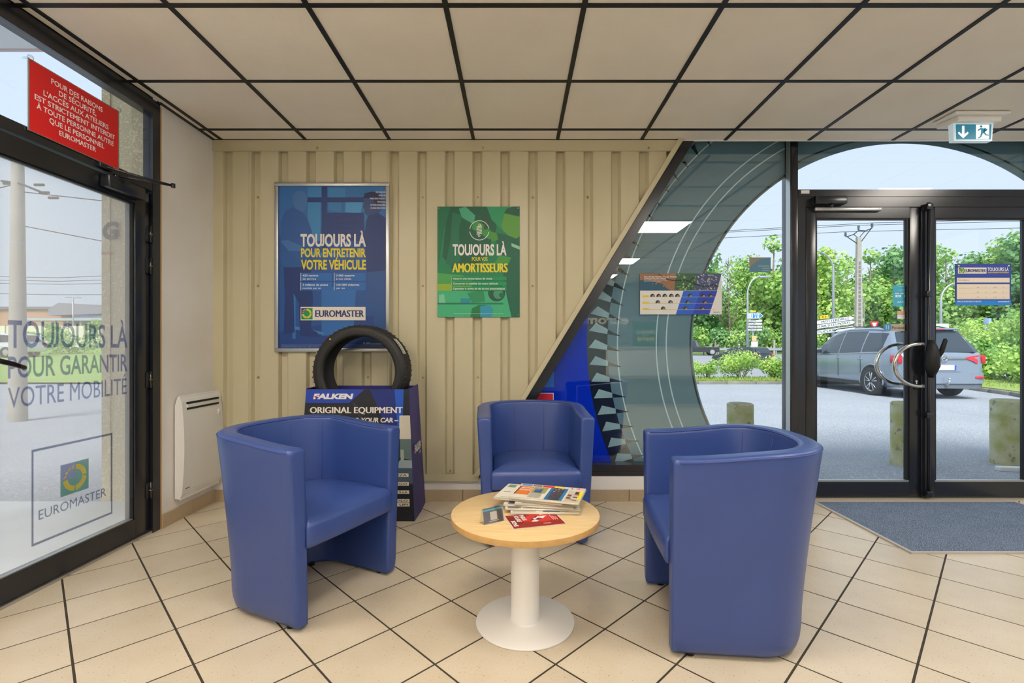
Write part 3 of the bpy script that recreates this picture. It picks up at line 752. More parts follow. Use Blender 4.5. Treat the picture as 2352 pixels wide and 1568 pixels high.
BP([(.02,.80),(.08,.79),(.10,.87),(.02,.87)], (120,200,160)); BP([(.28,.83),(.40,.83),(.40,.87),(.28,.87)], (20,140,160)); BP([(.36,.78),(.56,.76),(.58,.86),(.42,.87)], (30,140,90)); BP([(.40,1),(.42,.92),(.50,.89),(.60,.89),(.66,.95),(.66,1)], (0,120,70)); BP([(.52,.90),(.64,.89),(.68,.93),(.66,1),(.52,1)], (30,150,180))
A.circ(B(.72,.76)[0], B(.72,.78)[1], .062, (16,84,62)); A.up(); A.circ(B(.74,.78)[0], B(.74,.79)[1], .036, (60,150,110)); A.circ(B(.78,.80)[0], B(.78,.80)[1], .018, (20,100,76)); A.up()
BP([(.80,.10),(.82,.04),(.90,.0),(1,0),(1,.27),(.96,.30),(.86,.26),(.80,.22),(.78,.17)], (90,158,62)); BP([(.81,.06),(.84,.02),(.92,-.0),(1,0),(1,.09),(.93,.08)], (20,90,66))
BP([(.70,.24),(.82,.25),(.96,.29),(1,.27),(1,1),(.9,1),(.84,.80),(.80,.60),(.74,.40),(.72,.33)], (8,98,72)); BP([(.63,.22),(.72,.24),(.74,.30),(.66,.32)], (70,150,60)); BP([(.76,.44),(.90,.46),(.86,.52),(.68,.52)], (60,150,66)); BP([(.90,.33),(1,.36),(1,.39),(.90,.36)], (150,200,170)); A.up()
cx_, cz_ = B(.51,.215); A.ring(cx_, cz_, .067, .0715, (232,232,228), 10, 172, 24); A.ring(cx_, cz_, .067, .0715, (232,232,228), 188, 350, 24)
for k in range(6): A.poly([(cx_-.020,cz_-.030+.0105*k),(cx_+.018,cz_-.024+.0105*k),(cx_+.018,cz_-.019+.0105*k),(cx_-.020,cz_-.025+.0105*k)], (232,232,228))
A.ring(cx_+.002, cz_+.038, .005, .009, (232,232,228), 0, 360, 10); A.ring(cx_-.002, cz_-.038, .005, .009, (232,232,228), 0, 360, 10); A.up()
bt('TOUJOURS LÀ', .185, .84, .438, .094, (232,232,228), .035); bt('POUR VOS', .42, .61, .490, .033, (226,214,40)); bt('AMORTISSEURS', .185, .85, .594, .080, (226,214,40))
for i, (t, wd) in enumerate((('Assurer une bonne tenue de route',.475),('Conserver la stabilité de votre véhicule',.545),('Optimiser la durée de vie de vos pneumatiques',.63))):
    v = .633+i*.0455; BP([(.17,v),(.84,v),(.84,v+.037),(.17,v+.037)], (0,146,88)); A.up(); BP([(.17,v),(.175,v),(.175,v+.037),(.17,v+.037)], (150,200,170)); bt(t, .19, .19+wd, v+.026, .0155, (232,234,230), .015)
BP([(.2,.967),(.8,.967),(.8,.969),(.2,.969)], (200,225,210))
A.build('print', gp)
for u, v in ((.02,.015),(.98,.015),(.02,.98),(.98,.98)):
    q = MB(); p = B(u,v); q.lathe([(0,-.010),(.004,-.0095),(.0055,-.004)], (p[0],0,p[1]), chrome, 10, 'y'); q.build('fixing_screw', gp)

# tyre range chart stuck to the sloping window
SY = GY-.004
def px_rect(xa, ya, xb, yb, d): (X1, Z1) = pane_px(xa, yb, d); (X2, Z2) = pane_px(xb, ya, d); return X1, X2, Z1, Z2
X1, X2, Z1, Z2 = px_rect(1470, 628, 1657, 722, SY)
tp = empty('tyre_chart', ((X1+X2)/2, SY, (Z1+Z2)/2), 0, 'landscape tyre range chart stuck on the sloping window', 'poster')
W_, H_ = X2-X1, Z2-Z1; x0, x1, z0, z1 = -W_/2, W_/2, -H_/2, H_/2
q = MB(); q.box((x0,-.0012,z0),(x1,0,z1), ink((214,214,212))); q.build('sheet', tp)
A = Art(-.0015); A.rect(x0, x1, z0, z1, (214,214,212)); A.up()
BP([(0,0),(1,0),(.945,.42),(0,.42)], (70,84,120)); A.up()
BP([(0,0),(.44,0),(.44,.42),(0,.42)], (150,108,78)); BP([(0,.16),(.12,.18),(.27,.25),(.33,.36),(.38,.42),(0,.42)], (26,84,112)); BP([(.44,0),(.70,0),(.66,.42),(.42,.42)], (58,96,66)); A.up()
random.seed(5)
for k in range(46): u, v = random.uniform(.45,.68), random.uniform(.03,.39); A.circ(*B(u,v), random.uniform(.004,.009), random.choice(((112,168,92),(82,132,92),(40,70,52),(140,190,110))), 7)
for k in range(60): u = random.uniform(.70,.94); v = random.uniform(.02,.40); p = B(u,v); A.poly([(p[0]-.003,p[1]-.003),(p[0]+.010,p[1]-.012),(p[0]+.004,p[1]+.003)], random.choice(((150,162,190),(210,200,180),(100,116,160))))
for k in range(30): u, v = random.uniform(.14,.43), random.uniform(.04,.34); A.circ(*B(u,v), .004, random.choice(((190,140,100),(120,80,58),(204,160,120))), 6)
A.up(); road = [(.22,.0),(.27,.07),(.34,.14),(.42,.16),(.52,.145),(.60,.17),(.68,.24),(.76,.31),(.84,.29),(.90,.265),(.96,.30)]
for a, b in zip(road[:-1], road[1:]): BP([a, b, (b[0],b[1]+.022), (a[0],a[1]+.022)], (44,46,54))
bt('MICHELIN PRÉSENTE DES PNEUS', .045, .445, .100, .030, (240,240,240), .02, slant=.2); bt('CONÇUS POUR DURER', .045, .315, .145, .030, (240,240,240), .02, slant=.2)
BP([(.045,.17),(.33,.17),(.33,.175),(.045,.175)], (225,225,225)); BP([(.045,.19),(.26,.19),(.26,.195),(.045,.195)], (225,225,225))
BP([(0,.42),(1,.42),(1,1),(0,1)], (216,216,214)); A.up()
BP([(.53,.425),(.735,.425),(.64,1),(.435,1)], (32,92,205)); BP([(.735,.425),(.945,.425),(.845,1),(.64,1)], (36,64,176)); A.up()
for v, us in ((.57,(.15,.225,.30,.38,.455,.61,.77,.86)),(.727,(.215,.37,.58,.79)),(.88,(.28,.555,.76))):
    BP([(.03,v),(.92,v),(.92,v+.007),(.03,v+.007)], (210,196,40)); BP([(.03,v-.035),(.105,v-.035),(.10,v),(.025,v)], (235,200,20))
    for u in us:
        p = B(u, v); r_ = .018; A.poly([(p[0]+r_*math.cos(R(180*i/10)), p[1]+r_*1.25*math.sin(R(180*i/10))) for i in range(11)], (36,36,40)); A.up(.5)
        A.poly([(p[0]+.005+r_*.55*math.cos(R(180*i/8)), p[1]+r_*.8*math.sin(R(180*i/8))) for i in range(9)], (130,130,134)); A.y += A.step*.5
bt('MICHELIN', .895, .972, .955, .020, (60,80,160), .02)
A.build('print', tp)

# small cards in the clear half of the window and on the doors
def card(name, xa, ya, xb, yb, d, base, label, cat='sticker', draw=None, th=.0012):
    global W_, H_, x0, x1, z0, z1, A
    X1, X2, Z1, Z2 = px_rect(xa, ya, xb, yb, d)
    t = empty(name, ((X1+X2)/2, d, (Z1+Z2)/2), 0, label, cat)
    W_, H_ = X2-X1, Z2-Z1; x0, x1, z0, z1 = -W_/2, W_/2, -H_/2, H_/2
    q = MB(); q.box((x0,-th,z0),(x1,0,z1), ink(base)); q.build('sheet', t)
    A = Art(-th-.0004)
    if draw: draw(); A.build('print', t)
    return t
def d_card():
    BP([(0,0),(1,0),(.5,.12),(.12,.5),(0,.7)], (140,132,120)); BP([(.42,.55),(.95,.55),(.95,.62),(.42,.62)], (130,165,180)); BP([(.6,.70),(.95,.70),(.95,.77),(.6,.77)], (130,165,180)); BP([(.6,.85),(.95,.85),(.95,.92),(.6,.92)], (130,165,180))
card('window_card', 1721, 591, 1770, 625, GY-.004, (84,128,152), 'small blue-grey card taped on the clear glass above the tyre chart', draw=d_card)
DG = 3.57
def d_pay():
    bt('Payez en', .1, .9, .42, .085, (225,240,245), .01, mirror=True); 
    for u in (.12,.58): BP([(u,.46),(u+.3,.46),(u+.3,.57),(u,.57)], (225,240,245))
    A.up(); bt('3X', .66, .80, .555, .07, (60,160,195), .01, mirror=True); bt('4X', .2, .34, .555, .07, (60,160,195), .01, mirror=True); bt('FLOA', .2, .78, .84, .085, (225,240,245), .01, mirror=True)
    BP([(.28,.04),(.8,.04),(.8,.06),(.28,.06)], (160,215,230)); BP([(.28,.22),(.8,.22),(.8,.24),(.28,.24)], (160,215,230))
card('payment_sticker', 2051, 655, 2094, 703, DG, (70,172,204), 'square light blue payment sticker printed in reverse on the left door glass', draw=d_pay)
def d_or(): BP([(0,0),(1,0),(1,.5),(0,.5)], (214,170,140)); A.up(); BP([(.15,.66),(.85,.66),(.85,.70),(.15,.70)], (190,190,195))
card('small_sticker', 2061, 714, 2080, 732, DG, (222,226,232), 'tiny orange and white sticker under the payment sticker', draw=d_or)
def d_push():
    BP([(0,-.02),(.30,-.12),(.30,.92),(0,.95)], (74,140,190)); A.up(); bt('Poussez', .34, .97, .70, .38, (56,52,48), .01)
    for u in (.08,.17): BP([(u,.15),(u+.035,.15),(u+.035,.75),(u,.75)], (170,205,225))
card('push_plate', 2030, 744, 2082, 760, DG, (176,166,148), 'narrow beige push plate with a blue symbol on the left door glass', 'sign', d_push, .003)
def d_time():
    global A
    BP([(0,0),(1,0),(1,.32),(0,.32)], (48,66,150)); BP([(0,.88),(1,.88),(1,1),(0,1)], (30,124,205)); A.up()
    BP([(.05,.09),(.56,.09),(.56,.235),(.05,.235)], (222,214,196)); BP([(.03,.335),(.975,.335),(.975,.45),(.03,.45)], (222,208,186)); BP([(.03,.49),(.975,.49),(.975,.855),(.03,.855)], (222,208,186)); A.up()
    euromaster_badge(A, B(.065,0)[0], B(0,.222)[1], .125*H_); A.up()
    bt('EUROMASTER', .165, .545, .20, .075, (60,60,120), .02); bt('TOUJOURS LÀ', .575, .955, .175, .085, (226,226,226), .02); bt('POUR ENTRETENIR VOTRE VÉHICULE', .58, .955, .225, .03, (226,206,60), .02)
    bt('Notre téléphone', .055, .25, .405, .03, (90,100,150), .0)
    for v in (.575, .695, .815):
        BP([(.06,v+.01),(.95,v+.01),(.95,v+.013),(.06,v+.013)], (150,145,150))
        for u, t, wd in ((.385,'de',.035),(.54,'à',.015),(.68,'et de',.06),(.85,'à',.015)): bt(t, u, u+wd, v, .028, (110,110,150), 0)
    bt('MERCI DE VOTRE VISITE ET À BIENTÔT !', .035, .47, .925, .035, (225,230,240), .01); bt('euromaster.fr', .76, .965, .925, .032, (225,230,240), .02)
tb = card('opening_hours_board', 2193, 606, 2321, 701, DG-.004, (40,60,150), 'blue opening hours board with beige panels on the right door glass', 'sign', d_time, .003)
for u in (.05, .95):
    q = MB(); p = B(u,.05); q.lathe([(0,-.012),(.007,-.010),(.0095,-.005),(.0095,0)], (p[0],-.003,p[1]), chrome, 14, 'y'); q.build('fixing_stud', tb)

# ------------------------------------------------------------ exit sign
es = empty('exit_sign', (2.94, 3.13, HC), 0, 'white emergency exit light with arrow and running figure under the ceiling above the doors', 'exit sign')
q = MB(); q.prism([(-.175,-.085),(.175,-.085),(.175,.085),(-.175,.085)], -.018, 0, white_plastic, 'xy'); q.prism([(-.135,-.055),(.145,-.055),(.165,.07),(-.165,.07)], -.052, -.018, white_plastic, 'xy'); q.build('housing', es)
o = es.children[0]; bv = o.modifiers.new('edge', 'BEVEL'); bv.width = .006; bv.segments = 2
lit = M('lit_acrylic', (205,225,235), .3, emit=.25)
q = MB(); q.prism([(-.13,-.165),(.115,-.165),(.125,-.05),(-.135,-.05)], -.02, .015, lit, 'xz'); q.build('lit_panel', es)
A = Art(-.0205); ARROW = [(-.115,-.155),(.108,-.155),(.112,-.058),(-.118,-.058)]
A.poly(ARROW, None, mat=M('lit_green_blue', (0,120,150), .4, emit=.35)); A.up(2)
wm = M('lit_white', (235,240,240), .4, emit=.5); gm = MATS['lit_green_blue']
A.poly([(.012,-.153),(.095,-.153),(.098,-.06),(.012,-.06)], None, mat=wm)
A.poly([(-.07,-.148),(-.105,-.115),(-.098,-.105),(-.078,-.122),(-.078,-.068),(-.062,-.068),(-.062,-.122),(-.042,-.105),(-.035,-.115)], None, mat=wm); A.up()
A.poly([(.045+.008*math.cos(2*PI*i/12), -.072+.008*math.sin(2*PI*i/12)) for i in range(12)], None, mat=gm)
A.poly([(.040,-.082),(.062,-.084),(.074,-.098),(.086,-.094),(.084,-.088),(.066,-.080),(.068,-.108),(.080,-.122),(.094,-.124),(.094,-.132),(.074,-.130),(.058,-.114),(.046,-.140),(.028,-.150),(.024,-.144),(.038,-.134),(.044,-.108),(.044,-.092),(.026,-.100),(.022,-.094)], None, mat=gm)
A.build('pictogram', es)

# ------------------------------------------------------------ cardboard tyre display and tyre
ds = empty('tyre_display', (-1.03, 3.10, 0), 0, 'tall dark cardboard display stand behind the left armchair, holding a tyre', 'display stand')
HD = .842; vio = M('violet_blue_card', (52,48,128), .5); dark = M('dark_display_print', (24,27,36), .45)
def ft(x, z, y=0.0):      # point of the front face: half-width tapers upward, face leans back a little
    t = z/HD; return ((x if x else 0), y+.04*t, z)
def hw(z): return .378-.045*(z/HD)
q = MB()
Wf = [(-hw(0),0,0),(hw(0),0,0),(hw(HD),.04,HD),(-hw(HD),.04,HD)]; Wb = [(-hw(0),.37,0),(hw(0),.37,0),(hw(HD),.33,HD),(-hw(HD),.33,HD)]
q.face(Wf, dark); q.face([(p[0], p[1]+.006, p[2]) for p in Wf[::-1]], vio); q.build('front_panel', ds)
q = MB(); q.face(Wb[::-1], vio); q.face([(p[0], p[1]-.006, p[2]) for p in Wb], vio); q.build('rear_panel', ds)
for sgn, nm in ((1,'side_panel'),(-1,'side_panel')):
    a = [(sgn*hw(0),0,0),(sgn*hw(0),.37,0),(sgn*hw(HD),.33,HD+.01),(sgn*hw(HD),.04,HD+.003)]; mid0 = (sgn*(hw(0)+.006),.19,0); mid1 = (sgn*(hw(HD)+.004),.185,HD+.006)
    q = MB(); q.face([a[0],mid0,mid1,a[3]], vio); q.face([mid0,a[1],a[2],mid1], vio)
    q.face([(p[0]-sgn*.005,p[1],p[2]) for p in (a[0],mid0,mid1,a[3])][::-1], vio); q.face([(p[0]-sgn*.005,p[1],p[2]) for p in (mid0,a[1],a[2],mid1)][::-1], vio); q.build(nm, ds)
q = MB(); q.face([(-.34,.05,.62),(.34,.05,.62),(.34,.32,.62),(-.34,.32,.62)], vio); q.build('inner_shelf', ds)
# print of the front, drawn in the tilted plane
A = Art(-.0008)
def D(u, v): z = HD*(1-v); return (-hw(z)+2*hw(z)*u, z)
def DP(pts, rgb): A.poly([D(*p) for p in pts], rgb)
DP([(0,0),(.57,0),(.42,.105),(0,.105)], (26,64,168)); DP([(.57,0),(.88,0),(.86,.5),(.80,.75),(.55,.75),(.42,.105)], (24,28,40)); DP([(.62,0),(.90,0),(.88,.27),(.84,.42),(.72,.18)], (20,42,120)); DP([(.86,0),(.95,0),(.92,.35),(.88,.30)], (24,84,190))
DP([(.90,.20),(1,.20),(1,.38),(.89,.38)], (196,190,172)); DP([(.90,.38),(1,.38),(1,.54),(.89,.52)], (90,110,108)); DP([(.9,.46),(.93,.46),(.93,.55),(.9,.55)], (150,160,150)); DP([(.89,.54),(1,.54),(1,.60),(.86,.60)], (140,156,160)); DP([(.8,.60),(1,.60),(1,.72),(.8,.70)], (66,84,98)); A.up()
for i in range(14): DP([(.45+.012*i,.10+.02*i),(.47+.012*i,.10+.02*i),(.50+.012*i,.13+.02*i),(.48+.012*i,.13+.02*i)], (48,50,58))
A.up()
def dt(t, u0, u1, v, hh, rgb, bold=.03, **k): a = D(u0, v); b = D(u1, v); A.text(t, a[0], a[1], b[0]-a[0], hh*HD, rgb, bold, **k)
dt('FALKEN', .075, .45, .072, .036, (226,224,222), .06, slant=.25); A.up(); DP([(.082,.052),(.12,.052),(.096,.068)], (215,40,50))
dt('ORIGINAL EQUIPMENT', .055, .93, .182, .046, (228,220,206), .024); dt('– DESIGNED FOR YOUR CAR –', .055, .885, .252, .034, (228,220,206), .03, slant=.15)
for v, t in ((.64,'ATECA | IBIZA'),(.705,'KODIAQ RS | CITIGO'),(.768,'COROLLA'),(.832,'PASSAT | POLO'),(.862,'T-ROC | UP!')):
    n = len(t)*.026; DP([(.955-n-.03,v),(.965,v),(.965,v+.026),(.955-n-.03,v+.026)], (212,202,182)); A.up(); dt(t, .955-n, .95, v+.020, .014, (60,52,50), .02); A.y += A.step
pr = A.build('front_print', ds); pr.rotation_euler = (-math.atan(.04/HD), 0, 0)
# logo on the right flank
A = Art(0); A.text('FALKEN', 0, 0, .20, .045, (226,224,222), .06, slant=.25); A.up(); A.poly([(.005,.015),(.022,.015),(.010,.032)], (215,40,50)); A.text('TYRES', .14, -.035, .06, .02, (226,224,222), .03)
fl = A.build('flank_print', ds); fl.matrix_local = Matrix.Translation((hw(.45)+.0105,.07,.42)) @ Matrix.Rotation(-.05, 4, 'Y') @ Matrix.Rotation(PI/2, 4, 'Z')

# tyre: outer radius .308, rim radius .235, width .215
tyre_m = M('tyre_rubber', (34,33,32), .5, bump=(60,.1)); tread_m = M('tyre_tread', (26,26,27), .65)
ty = empty('tyre', (-1.037, 3.285, .952), 0, 'new black tyre standing upright in the cardboard display', 'tyre')
RO, RI, HWY = .309, .234, .108
q = MB(); q.lathe([(RI,-.085),(RI+.004,-.098),(RI+.012,-.104),(RI+.035,-HWY),(RO-.030,-HWY+.002),(RO-.012,-.098),(RO-.003,-.088)], (0,0,0), tyre_m, 96, 'y'); q.lathe([(RI+.016,-.1055),(RI+.018,-.1075),(RI+.021,-.1065)], (0,0,0), tyre_m, 96, 'y'); q.lathe([(RO-.034,-HWY+.0005),(RO-.032,-HWY-.0015),(RO-.030,-HWY+.001)], (0,0,0), tyre_m, 96, 'y')
q.build('front_sidewall', ty)
q = MB(); q.lathe([(RO-.003,.088),(RO-.012,.098),(RO-.030,HWY-.002),(RI+.035,HWY),(RI+.012,.104),(RI+.004,.098),(RI,.085)], (0,0,0), tyre_m, 96, 'y'); q.build('rear_sidewall', ty)
q = MB(); q.lathe([(RI,-.085),(RI+.012,-.075),(RO-.022,-.06),(RO-.018,0),(RO-.022,.06),(RI+.012,.075),(RI,.085)], (0,0,0), tread_m, 96, 'y'); q.build('inner_liner', ty)
q = MB(); q.lathe([(RO-.003,-.088),(RO-.001,-.065),(RO-.001,-.052),(RO-.008,-.051),(RO-.008,-.043),(RO,-.042),(RO,-.018),(RO-.008,-.017),(RO-.008,-.009),(RO,-.008),(RO,.018),(RO-.008,.019),(RO-.008,.027),(RO,.028),(RO-.001,.055),(RO-.008,.056),(RO-.008,.063),(RO-.002,.064),(RO-.003,.088)], (0,0,0), tread_m, 96, 'y')
for k in range(56):
    a = 2*PI*k/56
    T = Matrix.Rotation(-a, 4, 'Y'); q.box((RO-.006,-.092,-.002),(RO+.0016,-.066,.004), tyre_m, T); q.box((RO-.006,.066,-.002),(RO+.0016,.092,.004), tyre_m, T)
q.build('tread', ty)
q = MB()
for k in range(7):
    a = R(22+3.2*k); b = R(22+3.2*(k+1)); rr = RO+.0025
    q.face([(rr*math.cos(a),-.085,rr*math.sin(a)),(rr*math.cos(a),.0,rr*math.sin(a)),(rr*math.cos(b),.0,rr*math.sin(b)),(rr*math.cos(b),-.085,rr*math.sin(b))], ink((205,205,196)))
    q.face([(rr*math.cos(a)*1.002,-.07,rr*math.sin(a)*1.002),(rr*math.cos(a)*1.002,-.05,rr*math.sin(a)*1.002),(rr*math.cos(a+.03)*1.002,-.05,rr*math.sin(a+.03)*1.002),(rr*math.cos(a+.03)*1.002,-.07,rr*math.sin(a+.03)*1.002)], ink((90,90,92)))
q.build('paper_label', ty)
q = MB(); q.disc((-.185,-HWY-.0016,.215), .006, ink((220,150,30)), 12, 'y'); q.build('paint_dot', ty)
for s_, a0 in (('FK520', 78), ('FALKEN', 250)):
    A = Art(-HWY-.001)
    for i, ch in enumerate(s_):
        V, F, a_, b_ = text_shape(ch, .03); an = R(a0-i*6); i0 = len(A.v); k = A.mi(ink((52,51,50), .6))
        for vx, vz in V:
            lx, lz = (vx-(a_+b_)/2)*.028, .258+vz*.026; A.v.append((lz*math.cos(an)+lx*math.sin(an), A.y, lz*math.sin(an)-lx*math.cos(an)))
        for f_ in F: A.f.append(tuple(i0+j for j in f_)); A.m.append(k); A.sm.append(False)
    A.build('raised_lettering', ty)
# ------------------------------------------------------------ tub armchairs
HWD, YF, YM, YB = .302, -.28, .0, .228        # half width, front, start of the round back, back (at the foot)
def chair_path():
    pts = []
    for i in range(9): pts.append((-HWD, YF+(YM-YF)*i/9))
    n = 34; e = 2/2.35
    for i in range(n+1):
        a = PI - PI*i/n; c_, s_ = math.cos(a), math.sin(a)
        pts.append((HWD*math.copysign(abs(c_)**e, c_), YM+(YB-YM)*abs(s_)**e))
    for i in range(8, -1, -1): pts.append((HWD, YF+(YM-YF)*i/9))
    return pts
CP = chair_path(); NP = len(CP)
def cnorm(i):
    a = Vector(CP[max(i-1,0)]); b = Vector(CP[min(i+1,NP-1)]); t = (b-a).normalized()
    return Vector((-t.y, t.x))            # outward: path runs left -> back -> right
def flare(z, back):
    t = max(0, (z-.12)/.63); f = (.033+.040*back)*t**1.2
    return f
def topz(y): t = min(1, max(0, (y-YF)/(YB-YF))); return .722+.036*t*t*(3-2*t)
def shell_section(i, ins):
    """closed section in (offset outward, z), outer side up and inner side down"""
    x, y = CP[i]; n = cnorm(i); back = max(0, n.y)
    zb, zt = .012+ins, topz(y)-ins; P = []
    def th(z): return .066+.014*max(0, min(1, (z-.2)/.5))
    def uo(z):
        base = flare(z, back)
        if z < .09: base -= .022*((.09-z)/.09)**2
        return base
    r = .020
    zs = [zb, zb+.012, .05, .09, .16, .24, .32, .40, .48, .56, .63, .68]
    outer = [(uo(z)-ins, z) for z in zs]+[(uo(zt-r)-ins, zt-r)]
    inner = [(uo(z)-th(z)+ins if z > .09 else uo(.09)-th(z)+ins, z) for z in zs]+[(uo(zt-r)-th(zt)+ins, zt-r)]
    uO, uI = outer[-1][0], inner[-1][0]; top = []
    for k in range(1, 6): a = PI/2*k/5; top.append((uO-r+r*math.cos(a), zt-r+r*math.sin(a)))
    for k in range(0, 5): a = PI/2*(1-k/5); top.append((uI+r-r*math.cos(a), zt-r+r*math.sin(a)))
    outer[0] = (outer[0][0]-.006, zb)
    return outer+top+inner[::-1]
def c3(i, uz, ext=0.0):
    p = Vector(CP[i])+cnorm(i)*uz[0]
    return (p.x, p.y-ext, uz[1])
def make_chair():
    root = empty('tub_armchair')
    q = MB(); k = q.mi(leather); rings = []
    stations = [(0, .016, .020), (0, .006, .0195), (0, .0015, .012)] + [(i, 0, 0) for i in range(NP)] + [(NP-1, .0015, .012), (NP-1, .006, .0195), (NP-1, .016, .020)]
    for s_, (i, ins, ext) in enumerate(stations):
        # the first and last stations step out past the end of the path and shrink: a softly rounded front face
        sec = shell_section(i, ins); rings.append(len(q.v)); q.v += [c3(i, p, ext) for p in sec]
    m = len(sec)
    for a, b in zip(rings[:-1], rings[1:]):
        for j in range(m):
            q.f.append((a+j, a+(j+1) % m, b+(j+1) % m, b+j)); q.m.append(k); q.sm.append(True)
    for r0 in (rings[0], rings[-1]):
        for j in range(m//2):
            if j+1 < m-1-(j+1)+1 and j != m-1-j: q.f.append((r0+j, r0+j+1, r0+m-2-j, r0+m-1-j)); q.m.append(k); q.sm.append(True)
    q.f = [f for f in q.f]
    o = q.build('shell', root); fix_normals(o)
    # piping round the outer and inner top edge and down the front faces
    for which in (0, 1):
        pts = []
        for i in range(NP):
            sec = shell_section(i, 0); n_o = 13
            p = sec[n_o] if which == 0 else sec[n_o+8]
            pts.append(Vector(c3(i, (p[0]+(.0012 if which == 0 else -.0012), p[1]+.001))))
        q = MB(); q.tube(pts, .0022, leather_seam, 6)
        q.build('piping', root)
    for i in (0, NP-1):
        q = MB(); pts = []
        for z in (.05,.15,.25,.35,.45,.55,.65,.70):
            t_ = .066+.014*max(0, min(1, (z-.2)/.5)); u = flare(z, 0)-t_-.0005
            pts.append(c3(i, (u+.003, z), .010))
        q.tube(pts, .0016, leather_seam, 6); q.build('front_piping', root)
    # vertical seams on the inner back
    for fr in (.30, .435, .565, .70):
        i = int(round(fr*(NP-1))); q = MB(); pts = []
        for z in (.40,.46,.52,.58,.64,.69,.725):
            n = cnorm(i); back = max(0, n.y); t_ = .066+.014*max(0, min(1, (z-.2)/.5)); pts.append(c3(i, (flare(z, back)-t_-.0004, z)))
        q.tube(pts, .0017, leather_seam, 6); q.build('seam', root)
    # seat
    q = MB(); k = q.mi(leather); out = []
    for i in range(NP):
        x, y = CP[i]; n = cnorm(i); p = Vector((x, y))+n*(flare(.4, max(0, n.y))-.070); out.append((p.x, p.y))
    fx = abs(out[0][0]); yf = YF-.034
    front = [(fx+.006, YF-.018), (fx+.010, YF-.024), (fx+.008, yf+.004), (fx, yf)]
    nf = 12
    loop = [(-p[0], p[1]) for p in front[::-1]]+out+[(p[0], p[1]) for p in front]+[(fx-2*fx*j/nf, yf-.004*math.sin(PI*j/nf)) for j in range(1, nf)]
    # drop path points that sit in front of the arms' front
    cen = Vector((0, -.03)); rings = []
    prof = [(.93,.318),(.985,.320),(1.0,.332),(1.0,.40),(.992,.418),(.972,.430),(.93,.4375),(.80,.445),(.55,.452),(.25,.455)]
    for sc_, z in prof:
        rings.append(len(q.v))
        for p in loop:
            v = cen+(Vector(p)-cen)*sc_; zz = z
            if z > .405: zz -= .012*max(0, (-v.y-.16)/.15)**1.5
            q.v.append((v.x, v.y, zz))
    m = len(loop)
    for a, b in zip(rings[:-1], rings[1:]):
        for j in range(m): q.f.append((a+j, a+(j+1) % m, b+(j+1) % m, b+j)); q.m.append(k); q.sm.append(True)
    q.f.append(tuple(rings[0]+j for j in range(m))); q.m.append(k); q.sm.append(False)
    q.f.append(tuple(rings[-1]+j for j in range(m-1, -1, -1))); q.m.append(k); q.sm.append(True)
    o = q.build('seat', root); fix_normals(o)
    for x, y in ((-.262,-.23),(.262,-.23),(-.17,.14),(.17,.14)):
        q = MB(); q.cyl((x,y,0),(x,y,.022), .016, rubber, seg=14); q.build('foot', root)
    return root
ch = make_chair()
spots = [((.096,3.005), 3.2, 'blue tub armchair against the wall behind the round table, facing the viewer'),
         ((-.996,2.269), 64.8, 'blue tub armchair on the left in front of the cardboard display, turned towards the table'),
         ((.885,2.004), -95.4, 'blue tub armchair on the right, its tall back and side turned to the viewer')]
for i, (p, a, lb) in enumerate(spots):
    o = ch if i == 0 else copy_tree(ch)
    o.location = (p[0], p[1], 0); o.rotation_euler = (0, 0, R(a)); props(o, lb, 'armchair', 'blue tub armchairs round the table')

# ------------------------------------------------------------ round table
TX, TY, TH = .036, 1.975, .447
wood = bpy.data.materials.new('pale_beech_laminate'); wood.use_nodes = True
n = wood.node_tree.nodes; L = wood.node_tree.links; b_ = n['Principled BSDF']; b_.inputs['Roughness'].default_value = .32
t_ = n.new('ShaderNodeTexCoord'); mp = n.new('ShaderNodeMapping'); mp.inputs['Scale'].default_value = (5, 60, 5); mp.inputs['Rotation'].default_value = (0, 0, R(-8))
nz = n.new('ShaderNodeTexNoise'); nz.inputs['Scale'].default_value = 1.6; nz.inputs['Detail'].default_value = 6
cr = n.new('ShaderNodeValToRGB'); cr.color_ramp.elements[0].position = .3; cr.color_ramp.elements[0].color = lin((212,180,126))+(1,); cr.color_ramp.elements[1].position = .7; cr.color_ramp.elements[1].color = lin((228,200,150))+(1,)
L.new(t_.outputs['Object'], mp.inputs[0]); L.new(mp.outputs[0], nz.inputs['Vector']); L.new(nz.outputs[0], cr.inputs[0]); L.new(cr.outputs[0], b_.inputs['Base Color'])
tb_ = empty('round_table', (TX, TY, 0), 0, 'low round table with pale wood top on a white column and disc base', 'table')
q = MB(); q.lathe([(0,TH),(.296,TH),(.3,TH-.003)], (0,0,0), wood, 96); q.lathe([(.3,TH-.024),(.297,TH-.027),(0,TH-.027)], (0,0,0), wood, 96); q.build('tabletop', tb_)
q = MB(); q.lathe([(.3003,TH-.0025),(.3006,TH-.004),(.3006,TH-.023),(.3003,TH-.0245)], (0,0,0), M('beech_edge_band', (206,164,104), .45, vary=(30,(190,148,90),.6)), 96); q.build('edge_band', tb_)
q = MB(); q.lathe([(.066,.007),(.059,.009),(.0575,.016),(.0575,TH-.027)], (0,0,0), white_paint, 48); q.build('column', tb_)
q = MB(); q.lathe([(0,0),(.198,0),(.2,.002),(.2,.006),(.198,.008),(0,.0085)], (0,0,0), white_paint, 72); q.build('base_plate', tb_)

